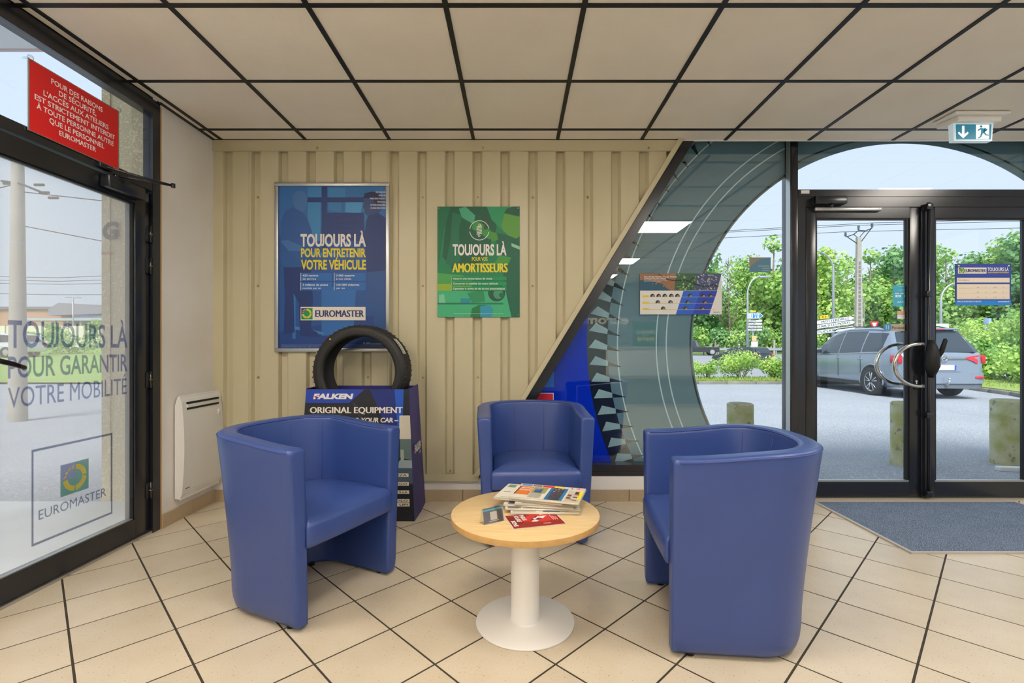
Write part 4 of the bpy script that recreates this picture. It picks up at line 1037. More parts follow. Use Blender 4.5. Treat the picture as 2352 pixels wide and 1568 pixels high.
# ------------------------------------------------------------ papers on the table
paper = M('magazine_paper', (214,208,190), .6); pageedge = M('paper_edges', (196,186,160), .8)
def stack_art(A, kind, w_, d_):
    """cover drawn in local x (width) and y (depth) as an Art laid flat later"""
    rnd = random.Random(kind)
    A.rect(-w_/2, w_/2, -d_/2, d_/2, (222,216,202)); A.up()
    if kind == 1:
        A.rect(-w_/2, w_/2, d_/2-.030, d_/2-.004, (226,190,190)); A.up()
        for x_, ww, cc in ((-.135,.045,(90,140,190)),(-.085,.04,(130,110,110)),(-.04,.05,(220,40,44)),(.012,.04,(235,210,40)),(.056,.05,(216,214,206))): A.rect(x_, x_+ww, d_/2-.030, d_/2-.006, cc)
        A.up(); A.text('L', .085, d_/2-.026, .012, .018, (215,30,40), .03); A.text('J', .11, d_/2-.026, .01, .018, (215,30,40), .03)
        A.rect(-.138, -.075, -.055, .062, (222,120,44)); A.rect(-.138, -.132, -.055, .062, (70,50,44)); A.rect(-.072, -.012, -.02, .062, (150,160,90)); A.rect(.0, .012, -.095, .068, (40,110,170)); A.rect(.012, .062, -.095, .068, (70,72,76)); A.rect(.062, .074, -.095, .068, (40,120,180)); A.rect(.082, .14, -.09, .05, (200,190,176)); A.rect(.128, .143, -.06, .05, (236,220,40)); A.up()
        A.text('AUTO', -.128, .03, .05, .016, (240,235,225), .03); A.text('OCCASION', -.128, .0, .05, .018, (240,235,225), .03)
        for k in range(26): x_, y_ = rnd.uniform(.014,.056), rnd.uniform(-.09,.06); A.poly([(x_,y_),(x_+.008,y_+.002),(x_+.009,y_+.009),(x_+.001,y_+.007)], rnd.choice(((210,212,216),(40,60,110),(28,28,32),(150,40,60),(60,110,170))))
        A.rect(-.06, -.03, -.012, .03, (50,80,160)); A.circ(-.05, .015, .012, (80,110,190))
        for k in range(9): A.rect(-.07+.0, -.02, -.032-.007*k, -.029-.007*k, (120,118,112))
        for k in range(10): x_, y_ = rnd.choice((.086,.112)), -.08+.012*k; A.rect(x_, x_+rnd.uniform(.012,.022), y_, y_+.009, rnd.choice(((50,48,50),(190,120,60),(60,66,80),(220,160,40))))
    elif kind == 2:
        A.rect(-.135, -.10, .05, .09, (120,150,130)); A.rect(-.12, -.08, -.09, -.086, (60,120,150)); A.rect(-.13, -.10, -.02, -.012, (70,130,160))
    else:
        for k in range(6): x_ = rnd.uniform(-w_/2,w_/2-.08); A.rect(x_, x_+rnd.uniform(.03,.09), -d_/2+.004, -d_/2+rnd.uniform(.02,.08), rnd.choice(((170,160,170),(120,112,120),(190,180,160),(90,100,130))))
def lay(name, label, kind, cx, cy, z, a, w_, d_, th, bend=0.0, cat='magazine', sag=0.0, tilt=0.0):
    t = empty(name, (cx, cy, z), R(a), label, cat, None if cat != 'magazine' else 'papers stacked on the round table')
    t.rotation_euler = (0, R(tilt), R(a))
    q = MB(); n_ = max(3, int(th/.0016))
    for k in range(n_):
        e = .002*random.uniform(-1,1); z0_ = th*k/n_; q.box((-w_/2+e,-d_/2+e*1.3,z0_),(w_/2+e,d_/2+e,z0_+th/n_*.82), pageedge if k % 3 else paper)
    q.tube([(-w_/2,-d_/2+.001,th*.5),(w_/2,-d_/2+.001,th*.5)], th*.48, paper, 8); q.build('pages', t)
    A = Art(0); stack_art(A, kind, w_, d_); o = A.build('cover', t)
    o.rotation_euler = (-PI/2, 0, 0); o.location = (0, 0, th+.0006)
    return t
z = TH+.0008
lay('newspaper', 'folded newspaper with grey edge at the bottom of the paper stack', 6, .115, 2.032, z, 0, .275, .20, .010); z += .0112
lay('newspaper', 'folded yellowish newspaper second from the bottom of the paper stack', 7, .110, 2.045, z, -3, .30, .20, .007); z += .0082
lay('magazine', 'magazine with greyish photo cover in the middle of the paper stack', 8, .105, 2.055, z, -10, .285, .205, .008); z += .0092
lay('magazine', 'thin crumpled magazine lying under the white-covered one in the stack', 9, .130, 2.05, z, -4, .26, .19, .006); z += .0072
lay('magazine', 'white-covered magazine sticking out left just under the top one of the stack', 2, .075, 2.075, z, -17, .29, .205, .008); z += .0092
lay('magazine', 'colourful car magazine with orange and blue panels on top of the stack', 1, .135, 2.045, z, -16.5, .29, .20, .009)
# flyer
fl_ = empty('red_flyer', (.071, 1.876, TH+.0006), R(15.5), 'red flyer with white lettering lying flat in front of the magazines', 'flyer')
q = MB(); q.box((-.105,-.074,0),(.105,.074,.0006), paper); q.build('sheet', fl_)
A = Art(0); A.rect(-.101,.101,-.070,.070,(150,22,24)); A.up()
A.rect(-.101,-.055,-.03,.045,(120,14,18)); A.poly([(-.06,.0),(.0,.06),(.05,.05),(.1,.0),(.04,-.03),(-.02,-.02)], (205,34,34)); A.poly([(-.02,.0),(.02,.04),(.03,.0)], (70,30,34)); A.up()
for x_, s_ in ((-.095,'4 PNEUS'),(-.07,'LES JOURS')): pass
Vs = (('5', -.088, .040, .022, .02),('LES', -.062, .046, .02, .03)) 
for tt, xx, ww, hh in (('BONS', -.094, .058, .016),('JOURS', -.070, .070, .016),('PNEUS', -.046, .06, .016)):
    V, F, a0, b0 = text_shape(tt, .04); i0 = len(A.v); kk = A.mi(ink((228,222,220)))
    for vx, vz in V: u = (vx-a0)/(b0-a0)*ww; hq = vz/CAP*hh; A.v.append((xx+hq, A.y, .062-u if xx > -.09 else -.005-u+.012))
    for f_ in F: A.f.append(tuple(i0+j for j in f_)); A.m.append(kk); A.sm.append(False)
A.poly([(.0,.0),(.02,.018),(.036,.006),(.048,.022),(.060,.030),(.046,.034),(.03,.028),(.022,.034),(.012,.020),(-.004,.014)], (236,226,226)); A.poly([(-.012,-.008),(.004,.0),(.012,-.016),(.0,-.022),(-.018,-.018)], (228,214,214)); A.poly([(.034,.040),(.06,.046),(.056,.054),(.036,.050)], (240,236,236))
for k in range(3): A.rect(.070+.008*k, .073+.008*k, -.02, .036-.01*k, (225,190,190))
for k in range(2): A.rect(.02, .05, -.046-.006*k, -.043-.006*k, (220,180,180))
A.rect(-.1,.1,-.073,-.0715,(228,222,220))
o = A.build('print', fl_); o.rotation_euler = (-PI/2,0,0); o.location = (0,0,.0010)
# acrylic card holder
ac = clear_mat('clear_acrylic', (.97,.98,.98), .10)
hd_ = empty('card_holder', (-.084, 1.845, TH+.0004), R(33), 'small clear acrylic holder with a dark card standing on the table', 'card holder')
q = MB(); T1 = Matrix.Rotation(R(-14), 4, 'X')
q.box((-.045,-.001,.001),(.045,0,.060), ac, T1); q.box((-.045,.001,.001),(.045,.002,.060), ac, T1)
T2 = Matrix.Translation((0,.034,0)) @ Matrix.Rotation(R(16), 4, 'X'); q.box((-.045,0,.001),(.045,.001,.058), ac, T2); q.box((-.045,-.0,0),(.045,.034,.001), ac); q.build('acrylic_holder', hd_)
q = MB(); q.box((-.0425,-.0003,.003),(.0425,.0006,.058), M('dark_taupe_card', (92,82,76), .5), T1); q.box((-.0425,-.0006,.047),(.0425,-.0002,.053), ink((70,160,170)), T1); q.box((-.014,-.0006,.012),(.016,-.0002,.042), ink((196,186,170)), T1); q.box((-.022,-.0006,.007),(.022,-.0002,.0095), ink((190,180,170)), T1); q.build('card', hd_)

# ------------------------------------------------------------ the part of the room behind the viewer, mirrored in the window
ct = empty('reception_counter', (3.0, -2.2, 0), 0, 'white and grey reception counter at the rear of the room', 'counter')
q = MB(); q.box((-1.25,-.03,.55),(1.25,.03,1.08), white_wall); q.build('upper_front', ct)
q = MB(); q.box((-1.25,-.05,0),(1.25,-.02,.50), M('grey_counter_front', (150,155,155), .6)); q.build('lower_front', ct)
q = MB(); q.bbox((-1.28,-.35,1.08),(1.28,.06,1.11), M('light_counter_top', (200,196,186), .5)); q.build('worktop', ct)
q = MB(); q.box((-1.25,-.32,.50),(1.25,.20,.54), M('counter_shelf', (170,160,145), .5)); q.build('shelf', ct)
ws = empty('rear_wall_lettering', (1.75, -4.19, 1.65), PI, 'large pale company name lettering on the rear wall', 'sign')
A = Art(-.003); A.text('euromaster', -.9, 0, 1.8, .20, (225,222,210), .03); A.build('letters', ws)
fp = empty('brake_poster', (3.05, -4.185, 1.30), PI, 'green poster about brakes on the rear wall', 'poster')
q = MB(); q.box((-.3,-.003,-.4),(.3,0,.4), ink((20,120,90))); q.build('panel', fp)
A = Art(-.004); A.text('TOUJOURS LÀ', -.22, .12, .44, .07, (232,232,228), .03); A.text('POUR VOS', -.08, .06, .16, .03, (226,214,40), .03); A.text('FREINS', -.2, -.05, .4, .08, (226,214,40), .03); A.build('print', fp)
# ------------------------------------------------------------ outside: ground
GP = [(-60,-.05),(3.68,-.02),(11,-.06),(16,-.08),(20,-.2),(36,-.4),(57,.17),(62,.25),(90,.7),(300,2.0)]
def gz(y):
    for (a, za), (b, zb) in zip(GP[:-1], GP[1:]):
        if a <= y <= b: return za+(zb-za)*(y-a)/(b-a)
    return GP[-1][1]
asph = M('worn_asphalt', (146,151,160), .9, speck=(70,.58,(190,194,200)), vary=(.7,(136,141,150),.7), bump=(120,.8))
road_m = M('road_asphalt', (142,146,154), .9, vary=(.3,(136,138,142),.7))
q = MB()
ys = [3.68,7,11,15.3]
for a, b in zip(ys[:-1], ys[1:]): q.face([(-80,a,gz(a)),(60,a,gz(a)),(60,b,gz(b)),(-80,b,gz(b))], asph)
q.face([(-80,-40,-.03),(-2.4,-40,-.03),(-2.4,3.68,-.02),(-80,3.68,-.02)], asph); q.face([(-2.4,-40,-.03),(60,-40,-.03),(60,3.68,-.02),(-2.4,3.68,-.02)], asph)
q.build('forecourt', kind='structure')
q = MB()
ys = [16.4,20,28,36,46,57]
for a, b in zip(ys[:-1], ys[1:]): q.face([(-12,a,gz(a)),(110,a,gz(a)),(110,b,gz(b)),(-12,b,gz(b))], road_m)
q.build('road', kind='structure')
grass_m = M('mown_grass', (128,150,66), .9, vary=(1.5,(150,164,84),.8), bump=(60,.8))
meadow = M('rough_grass', (112,140,66), .9, vary=(.6,(134,156,80),.8), bump=(20,1.0))
q = MB()
for a, b in ((57,62),(62,90),(90,300)): q.face([(-300,a,gz(a)),(300,a,gz(a)),(300,b,gz(b)),(-300,b,gz(b))], meadow)
q.face([(-300,-300,-.3),(300,-300,-.3),(300,57,-.5),(-300,57,-.5)], road_m)
q.build('meadow_ground', kind='structure')
# grass verge behind the kerb, raised a little
VG = [(3.0,15.35),(11.2,15.35),(12.2,14.6),(12.4,13.2),(11.9,11.6),(11.1,10.0),(10.4,8.6),(30,7.5),(60,9),(60,16.6),(22,16.9),(3.0,16.6)]
q = MB(); q.prism([(p[0]+.06 if i < 7 else p[0], p[1]+.06 if i < 2 else p[1]) for i, p in enumerate(VG)], -.45, .05, grass_m, 'xy'); v_ = q.build('grass_verge', kind='structure')
gm_ = MB(); rg = random.Random(3)
for k in range(5200):
    if k % 2: x, y = rg.uniform(5,12.5), rg.uniform(15.3,16.4)
    else: x, y = rg.uniform(11.2,22), rg.uniform(9.5,16.5)
    if x > 11 and not (x > 12.6 or (y < 11.5 and x > 11.9) ): continue
    h_ = rg.uniform(.03,.11); a = rg.uniform(0,6.28); dx, dy = .02*math.cos(a), .02*math.sin(a)
    gm_.face([(x-dx,y-dy,.04),(x+dx,y+dy,.04),(x+dy*1.2,y+dx,.05+h_)], M('grass_blade', (138,166,70), .8, rnd=.2))
gm_.build('grass_tufts', v_, kind='stuff')
kb = empty('kerb', kind='structure')
kerb_m = M('concrete_kerb', (128,126,120), .9, vary=(3,(104,104,98),.8), rnd=.1)
kp = [(3.0,15.3),(11.2,15.3),(12.2,14.55),(12.42,13.2),(11.9,11.6),(11.1,10.0),(10.4,8.6)]
for a, b in zip(kp[:-1], kp[1:]):
    va, vb = Vector(a), Vector(b); L_ = (vb-va).length; nn = max(1, round(L_/.9)); d = (vb-va)/nn; ang = math.atan2(d.y, d.x)
    for k in range(nn):
        c = va+d*(k+.5); q = MB(); q.bbox((-d.length/2+.008,-.07,-.2),(d.length/2-.008,.07,.075), kerb_m, .015, seg=1)
        o = q.build('kerb_stone', kb, loc=(c.x, c.y, gz(c.y)+.02), rz=ang)

# leaf clumps
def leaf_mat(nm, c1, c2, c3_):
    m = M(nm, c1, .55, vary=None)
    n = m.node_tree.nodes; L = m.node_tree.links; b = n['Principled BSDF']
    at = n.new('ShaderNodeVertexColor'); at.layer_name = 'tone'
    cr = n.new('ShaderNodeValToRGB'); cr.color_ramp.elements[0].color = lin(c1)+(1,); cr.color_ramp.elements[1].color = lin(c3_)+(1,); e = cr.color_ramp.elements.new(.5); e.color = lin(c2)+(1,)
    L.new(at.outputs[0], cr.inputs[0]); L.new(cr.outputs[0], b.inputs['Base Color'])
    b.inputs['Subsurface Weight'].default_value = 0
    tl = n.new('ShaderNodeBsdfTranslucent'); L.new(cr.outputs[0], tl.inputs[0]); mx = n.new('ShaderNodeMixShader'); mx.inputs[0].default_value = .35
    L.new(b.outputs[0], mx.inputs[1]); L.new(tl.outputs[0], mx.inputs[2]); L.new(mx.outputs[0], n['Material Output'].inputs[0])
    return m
leafA = leaf_mat('leaf_mid_green', (112,158,80), (150,192,98), (182,212,116))
leafB = leaf_mat('leaf_dark_green', (86,134,86), (114,164,104), (146,188,118))
leafC = leaf_mat('leaf_yellow_green', (134,176,80), (170,206,98), (202,224,126))
bark = M('grey_bark', (126,116,98), .9, vary=(3,(104,96,80),.8))
def foliage_mesh(name, blobs, n_, size, mat, seed, thin=0.0):
    rg = random.Random(seed); V = []; F = []; tone = []
    tot = sum(b[3]**2 for b in blobs)
    for bx, by, bz, br, bzr in blobs:
        for k in range(int(n_*br*br/tot)):
            while True:
                d = Vector((rg.gauss(0,1), rg.gauss(0,1), rg.gauss(0,1)))
                if d.length > 1e-3: d.normalize(); break
            rr = rg.uniform(.55,1.06)
            nv = noise.noise(Vector((bx+d.x*br*1.0, by+d.y*br, bz+d.z*bzr))*1.3)
            p = Vector((bx+d.x*br*rr, by+d.y*br*rr, bz+d.z*bzr*rr))*1.0
            p += d*br*.22*nv
            a = Vector((rg.gauss(0,1), rg.gauss(0,1), rg.gauss(0,1))).normalized(); c = a.cross(d); 
            if c.length < .1: continue
            c.normalize(); s_ = size*rg.uniform(.6,1.3); i = len(V)
            nrm = (d+a*.7).normalized(); u = nrm.cross(c).normalized()
            V += [tuple(p-c*s_*.5), tuple(p+u*s_*.55), tuple(p+c*s_*.6), tuple(p-u*s_*.5)]; F.append((i,i+1,i+2,i+3))
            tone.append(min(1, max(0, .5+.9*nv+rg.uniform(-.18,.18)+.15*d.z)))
    me = bpy.data.meshes.new(name); me.from_pydata(V, [], F); me.materials.append(mat)
    ca = me.color_attributes.new('tone', 'FLOAT_COLOR', 'CORNER'); buf = []
    for t in tone: buf += [t,t,t,1]*4
    ca.data.foreach_set('color', buf); me.update(); return me
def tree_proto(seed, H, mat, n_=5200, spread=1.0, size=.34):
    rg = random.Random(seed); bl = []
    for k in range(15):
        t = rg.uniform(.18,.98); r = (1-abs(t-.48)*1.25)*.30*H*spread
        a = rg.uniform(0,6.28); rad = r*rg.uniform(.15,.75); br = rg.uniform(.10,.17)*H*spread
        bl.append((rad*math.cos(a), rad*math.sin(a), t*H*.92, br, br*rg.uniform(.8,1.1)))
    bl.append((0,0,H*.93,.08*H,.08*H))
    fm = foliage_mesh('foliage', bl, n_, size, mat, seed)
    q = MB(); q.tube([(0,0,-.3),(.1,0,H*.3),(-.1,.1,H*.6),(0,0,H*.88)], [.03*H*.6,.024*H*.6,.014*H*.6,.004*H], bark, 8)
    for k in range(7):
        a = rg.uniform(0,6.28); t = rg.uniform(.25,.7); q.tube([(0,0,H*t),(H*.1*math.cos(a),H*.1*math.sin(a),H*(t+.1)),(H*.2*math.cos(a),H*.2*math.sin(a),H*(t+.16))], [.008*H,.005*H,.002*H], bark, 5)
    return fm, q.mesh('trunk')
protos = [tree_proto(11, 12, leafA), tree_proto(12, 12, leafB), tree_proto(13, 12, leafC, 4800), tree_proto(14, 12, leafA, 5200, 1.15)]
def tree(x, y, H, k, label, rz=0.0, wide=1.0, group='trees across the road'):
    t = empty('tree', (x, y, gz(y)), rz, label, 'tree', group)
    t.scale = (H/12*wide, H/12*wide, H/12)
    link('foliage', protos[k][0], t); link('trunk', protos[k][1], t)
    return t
ORD = 'first second third fourth fifth sixth seventh eighth ninth tenth eleventh twelfth thirteenth fourteenth fifteenth sixteenth seventeenth eighteenth nineteenth twentieth'.split()
# (pixel column in the photograph, depth, height, kind, what tells it apart)
TR = [(1602,66,14.5,1,'dark green tree partly behind the tyre chart poster'),
      (1705,70,13,3,'mid green rounded tree rising behind the blue direction sign'),
      (1778,64,15.5,0,'tall leafy tree beside the dark window post'),
      (1835,68,14,1,'tree hidden mostly by the dark post between window and doors'),
      (1892,60,13.2,2,'yellow-green tree left of the concrete power pole'),
      (1945,66,13,0,'green tree directly behind the concrete power pole'),
      (2000,63,13.6,0,'green tree just right of the concrete power pole'),
      (2055,64,13.8,1,'green tree behind the payment sticker on the left door'),
      (2110,66,14,3,'tree behind the meeting stiles of the glass doors'),
      (2172,60,13.0,0,'green tree left of the opening hours board'),
      (2235,62,12.6,1,'dark green tree behind the opening hours board'),
      (2300,58,13.4,3,'broad green tree right of the opening hours board'),
      (2360,54,13.8,1,'dark green tree at the right edge of the view'),
      (2440,56,14,0,'green tree beyond the right edge of the doors')]
rg = random.Random(9)
for px, Y, H, k, lb in TR: tree((px-1186)*Y/1112, Y, H, k, lb, rg.uniform(0,6.28), 1.05)
# second row fills the gaps between crowns
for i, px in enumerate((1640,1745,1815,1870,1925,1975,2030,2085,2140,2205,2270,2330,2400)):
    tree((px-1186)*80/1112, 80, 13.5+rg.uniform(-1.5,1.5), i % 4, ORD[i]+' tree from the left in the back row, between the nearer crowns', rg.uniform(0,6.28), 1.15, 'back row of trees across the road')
# bare thin tree
bt_ = empty('bare_tree', ((1672-1186)*58/1112, 58, gz(58)), 0, 'thin tree with bare grey branches above the tyre chart poster', 'tree')
q = MB(); q.tube([(0,0,-.2),(.2,0,4),(-.1,0,8),(.1,0,11.6)], [.16,.12,.07,.02], bark, 6)
for k in range(60):
    t = rg.uniform(3,11); a = rg.uniform(0,6.28); l = (12.5-t)*.35*rg.uniform(.5,1); q.tube([(0,0,t),(l*.5*math.cos(a),l*.5*math.sin(a),t+l*.5),(l*.8*math.cos(a+.3),l*.8*math.sin(a+.3),t+l*1.1)], [.035,.022,.008], bark, 4)
q.build('branches', bt_)
link('twig_leaves', foliage_mesh('twig_leaves', [(0,0,7,2.2,3.6),(.5,0,10,1.2,1.8)], 900, .2, leafA, 77), bt_)
# low hedge band below the trees
def bush_thing(name, x, y, w_, d_, h_, mat, n_, size, label, group=None, cat='bush', seed=1, stems=True, z0=None):
    rg = random.Random(seed); t = empty(name, (x, y, gz(y)+.03 if z0 is None else z0), 0, label, cat, group); bl = []
    for k in range(9): r = rg.uniform(.22,.36)*min(w_, h_*1.6); bl.append((rg.uniform(-.5,.5)*(w_-r), rg.uniform(-.4,.4)*d_, rg.uniform(.35,.82)*h_, r, r*.8))
    link('foliage', foliage_mesh('foliage', bl, n_, size, mat, seed), t)
    if stems:
        q = MB()
        for k in range(12): a = rg.uniform(0,6.28); l = rg.uniform(.15,.42)*w_; q.tube([(0,0,-.05),(l*.5*math.cos(a),l*.3*math.sin(a),h_*.35),(l*math.cos(a),l*.6*math.sin(a),h_*.75)], [.014,.010,.004], bark, 5)
        q.build('stems', t)
    return t
for i, px in enumerate(range(1590, 2420, 46)):
    bush_thing('shrub', (px-1186)*59/1112, 59+rg.uniform(-1,1), 3.4, 1.5, 3.4, leafB if i % 2 else leafA, 900, .24, ORD[i]+' low shrub from the left in the dense thicket along the road fence', 'thicket under the trees', 'shrub', 50+i, False)
GR = 'bushes on the verge behind the kerb'
bush_thing('verge_bush', (1622-1186)*16/1112, 16.0, .75, .6, .80, leafC, 1500, .05, 'small light green bush on the verge, leftmost, beside the film edge', GR, seed=21)
bush_thing('verge_bush', (1702-1186)*16/1112, 16.0, 1.25, .7, .92, leafC, 2600, .055, 'widest light green bush on the verge, middle of the three', GR, seed=22)
bush_thing('verge_bush', (1776-1186)*16/1112, 16.0, 1.0, .7, .98, leafC, 2200, .055, 'light green bush on the verge beside the dark window post', GR, seed=23)
RB = 'garden bushes right of the parked car'
for i, (px, Y, w_, h_, mt_, lb) in enumerate(((2262,21,2.6,2.6,leafC,'yellow-green bush just right of the car roof'),(2315,19,2.6,2.9,leafC,'tall yellow-green bush under the opening hours board'),(2372,17,3,2.8,leafA,'green bush at the far right edge behind the kerb'),
        (2285,17,1.8,1.4,leafA,'low green bush beside the rear light of the car'),(2335,15.5,2.0,1.1,leafA,'low flowering bush near the curved kerb'),(2225,26,3.2,2.9,leafA,'green bush behind the rear window of the car'),(2390,14,2.0,1.6,leafC,'yellow-green bush past the edge of the right door'))):
    bush_thing('garden_bush', (px-1186)*Y/1112, Y, w_, w_*.6, h_, mt_, 3200, .10, lb, RB, seed=60+i)

# ------------------------------------------------------------ road furniture
galv = M('galvanised_steel', (170,176,182), .45, .5); conc = M('pole_concrete', (168,164,154), .9, vary=(2,(150,146,136),.7)); sign_w = M('sign_white', (226,230,232), .5); wire_m = M('dark_wire', (50,54,60), .7)
def X_(px, Y): return (px-1186)*Y/1112
def Z_(py, Y): return EYE-(py-795)*Y/1112
def lamp(px, Y, pyt, reach, label):
    x = X_(px, Y); zt = Z_(pyt, Y); t = empty('street_lamp', (x, Y, gz(Y)), 0, label, 'street lamp', 'lamp posts along the road'); h_ = zt-gz(Y)
    q = MB(); pts = [(0,0,0),(0,0,h_-1.6)]
    for k in range(1, 8): a = R(90*k/7); pts.append((reach*(1-math.cos(a)), 0, h_-1.6+1.6*math.sin(a)))
    q.tube(pts, [.14,.09]+[.07]*7, galv, 8); q.build('pole', t)
    q = MB(); s_ = math.copysign(1, reach); q.bbox((min(reach,reach+s_*1.0),-.14,h_-.08),(max(reach,reach+s_*1.0),.14,h_+.10), galv, .04); q.build('lantern', t)
lamp(1717, 45, 636, 1.1, 'curved street lamp above the blue direction sign')
lamp(1914, 42, 576, -1.7, 'curved street lamp left of the concrete power pole')
lamp(2161, 42, 650, 1.4, 'curved street lamp left of the opening hours board')
lamp(1984, 60, 664, -.6, 'short distant street lamp right of the power pole')
# power pole
Y = 52; pp = empty('power_pole', (X_(1972,Y), Y, gz(Y)), 0, 'tall concrete power pole with metal crossarm seen through the left door', 'power pole')
hh = Z_(545,Y)-gz(Y); q = MB()
q.prism([(-.42,0),(.42,0),(.20,hh),(-.20,hh)], -.16, .16, conc, 'xz')
q.build('mast', pp); q = MB()
for k in range(22): zz = .5+k*(hh-3)/22; ww = .38-.2*zz/hh; q.box((-ww*.45,-.175,zz),(ww*.45,-.158,zz+.32), M('pole_recess', (118,114,106), .9))
q.build('recess', pp)
q = MB(); q.tube([(-1.35,0,hh+.05),(-.55,0,hh+.30),(0,0,hh+.75),(.75,0,hh+.7),(1.45,0,hh+1.0)], .055, wire_m, 6); q.tube([(-1.2,0,hh+.05),(-.1,0,hh-.7)], .045, wire_m, 6); q.tube([(1.35,0,hh+.95),(.1,0,hh-.7)], .045, wire_m, 6); q.tube([(-.5,0,hh+.3),(0,0,hh-.1),(.7,0,hh+.7)], .04, wire_m, 6); q.build('crossarm', pp)
for dx, dz in ((-1.4,.1),(0,.8),(1.45,1.05)):
    q = MB(); q.lathe([(0,0),(.08,.02),(.14,.12),(.06,.16),(.16,.24),(.06,.28),(.14,.36),(.04,.5),(0,.52)], (dx,0,hh+dz), M('insulator_glass', (60,90,96), .2), 10); q.build('insulator', pp)
for i, (dx, dz) in enumerate(((-1.4,.6),(0,1.3),(1.45,1.55))):
    q = MB(); p0 = Vector((X_(1972,Y)+dx, Y, gz(Y)+hh+dz))
    q.tube([p0+Vector((-60,14,.9)), p0+Vector((-30,7,-.1)), p0], .028, wire_m, 5); q.tube([p0, p0+Vector((20,-6,-.9)), p0+Vector((60,-16,-.8))], .028, wire_m, 5)
    q.build('power_line', label=('lower left power line ending at the left insulator', 'upper power line at the middle insulator', 'power line reaching the right-hand insulator')[i], cat='wire', group='power lines in the sky')
# direction signs
def sign_post(name, px, Y, label, tilt=0): return empty(name, (X_(px,Y), Y, gz(Y)), 0, label, 'road sign')
def arrow_board(par, w_, h_, zc, rgb, draw=None, tip=.16, nm='arrow_board'):
    q = MB(); P = [(-w_/2,-h_/2),(w_/2-tip,-h_/2),(w_/2,0),(w_/2-tip,h_/2),(-w_/2,h_/2)]
    q.prism(P, -.03, 0, ink(rgb)); o = q.build(nm, par, loc=(0,-.1,zc))
    A = Art(-.032); e = .03; A.poly([(-w_/2,-h_/2),(w_/2-tip,-h_/2),(w_/2,0),(w_/2-tip,h_/2),(-w_/2,h_/2)], (60,64,70) if rgb[0] > 150 else (230,235,240)); A.up(8); A.poly([(-w_/2+e,-h_/2+e),(w_/2-tip-e*.4,-h_/2+e),(w_/2-e*1.6,0),(w_/2-tip-e*.4,h_/2-e),(-w_/2+e,h_/2-e)], rgb); A.up(8)
    if draw: draw(A)
    A.build('lettering', o)
    return o
Y = 38; s1 = sign_post('direction_sign', 1733, Y, 'post with blue motorway arrow sign and four white town signs')
g0 = gz(Y); q = MB(); q.cyl((-.12,0,0),(-.12,0,Z_(716,Y)-g0), .05, galv, seg=8); q.build('post', s1)
def zb(py): return Z_(py, Y)-g0
arrow_board(s1, 1.24, .44, zb(725), (30,120,205), lambda A: (A.text('A 150', -.1, .02, .42, .14, (235,240,245), .03), A.text('A 29', -.06, -.17, .36, .14, (235,240,245), .03), A.rect(-.55,-.2,-.16,.16,(225,235,245)), A.up(8), A.rect(-.46,-.42,-.14,.12,(30,120,205)), A.rect(-.34,-.30,-.14,.12,(30,120,205))), .28)
for py, t, wd in ((737,'DIEPPE',.62),(743.5,'ROUEN',.58),(750.5,'St VALERY EN CX',1.0),(757,'YERVILLE',.70)):
    arrow_board(s1, 1.2, .20, zb(py), (222,226,228), lambda A, t=t, wd=wd: A.text(t, -.54, -.045, wd, .10, (50,54,66), .02), .10)
q = MB(); q.box((-.35,-.13,zb(716.5)),(.05,-.1,zb(713)), ink((235,190,50))); q.build('yellow_cap_sign', s1)
q = MB(); q.box((-.25,-.12,zb(783)),(.1,-.08,zb(771)), ink((226,180,130))); q.box((-.3,-.12,zb(797)),(.2,-.08,zb(784)), sign_w); q.build('small_board', s1)
Y = 27; s2 = sign_post('leaning_direction_sign', 1915, Y, 'leaning post with three white arrow signs and a small yellow road number sign'); g0 = gz(Y)
rot = R(-7)
q = MB(); q.tube([(0.1,0,0),(-.28,0,zb(775))], .06, white_paint, 8); q.build('post', s2)
for px_, py, t, wd in ((1878,738,'MOTTERÉVILLE',1.55),(1880,747.5,'St CLAIR S/ LES MONTS',2.1),(1882,760,'DUCLAIR',1.0)):
    o = arrow_board(s2, 3.2, .26, zb(py)+.0, (222,226,228), lambda A, t=t, wd=wd: A.text(t, 1.25-wd-.0 if t != 'DUCLAIR' else -.62, -.06, wd, .13, (50,54,66), .02), .24)
    o.location.x = X_(px_+22,Y)-X_(1915,Y)-.1; o.rotation_euler = (0, R(-7.5), 0)
q = MB(); q.box((-.20,-.13,-.09),(.24,-.1,.09), ink((240,190,40))); o = q.build('yellow_number_sign', s2, loc=(X_(1889,Y)-X_(1915,Y), 0, zb(728))); o.rotation_euler = (0, R(-10), 0)
A = Art(-.14); A.text('D 5', -.11, -.04, .24, .09, (60,56,30), .02); A.build('lettering', o)
Y = 44; ys_ = sign_post('give_way_sign', 2008, Y, 'triangular red and white give way sign behind the car roof'); g0 = gz(Y)
q = MB(); q.cyl((0,.05,0),(0,.05,zb(745)), .04, galv, seg=8); q.build('post', ys_)
q = MB(); q.prism([(-.42,zb(738)),(0,zb(760)),(.42,zb(738))], -.02, 0, ink((205,40,50))); q.prism([(-.22,zb(741)),(0,zb(753)),(.22,zb(741))], -.03, -.02, sign_w); q.build('triangle', ys_)
Y = 20; bs = sign_post('blue_edge_sign', 2268, Y, 'narrow upright sign seen edge-on on a pale post right of the car'); g0 = gz(Y)
q = MB(); q.cyl((0,0,0),(0,0,zb(733)), .035, galv, seg=8); q.build('post', bs); q = MB(); q.bbox((-.06,-.12,zb(769)),(.06,.12,zb(731)), M('pale_blue_sign', (150,170,215), .5), .01); q.build('panel', bs)
Y = 30; ad = sign_post('white_board', 2164, Y, 'pale green and white notice board showing above the car roof'); g0 = gz(Y)
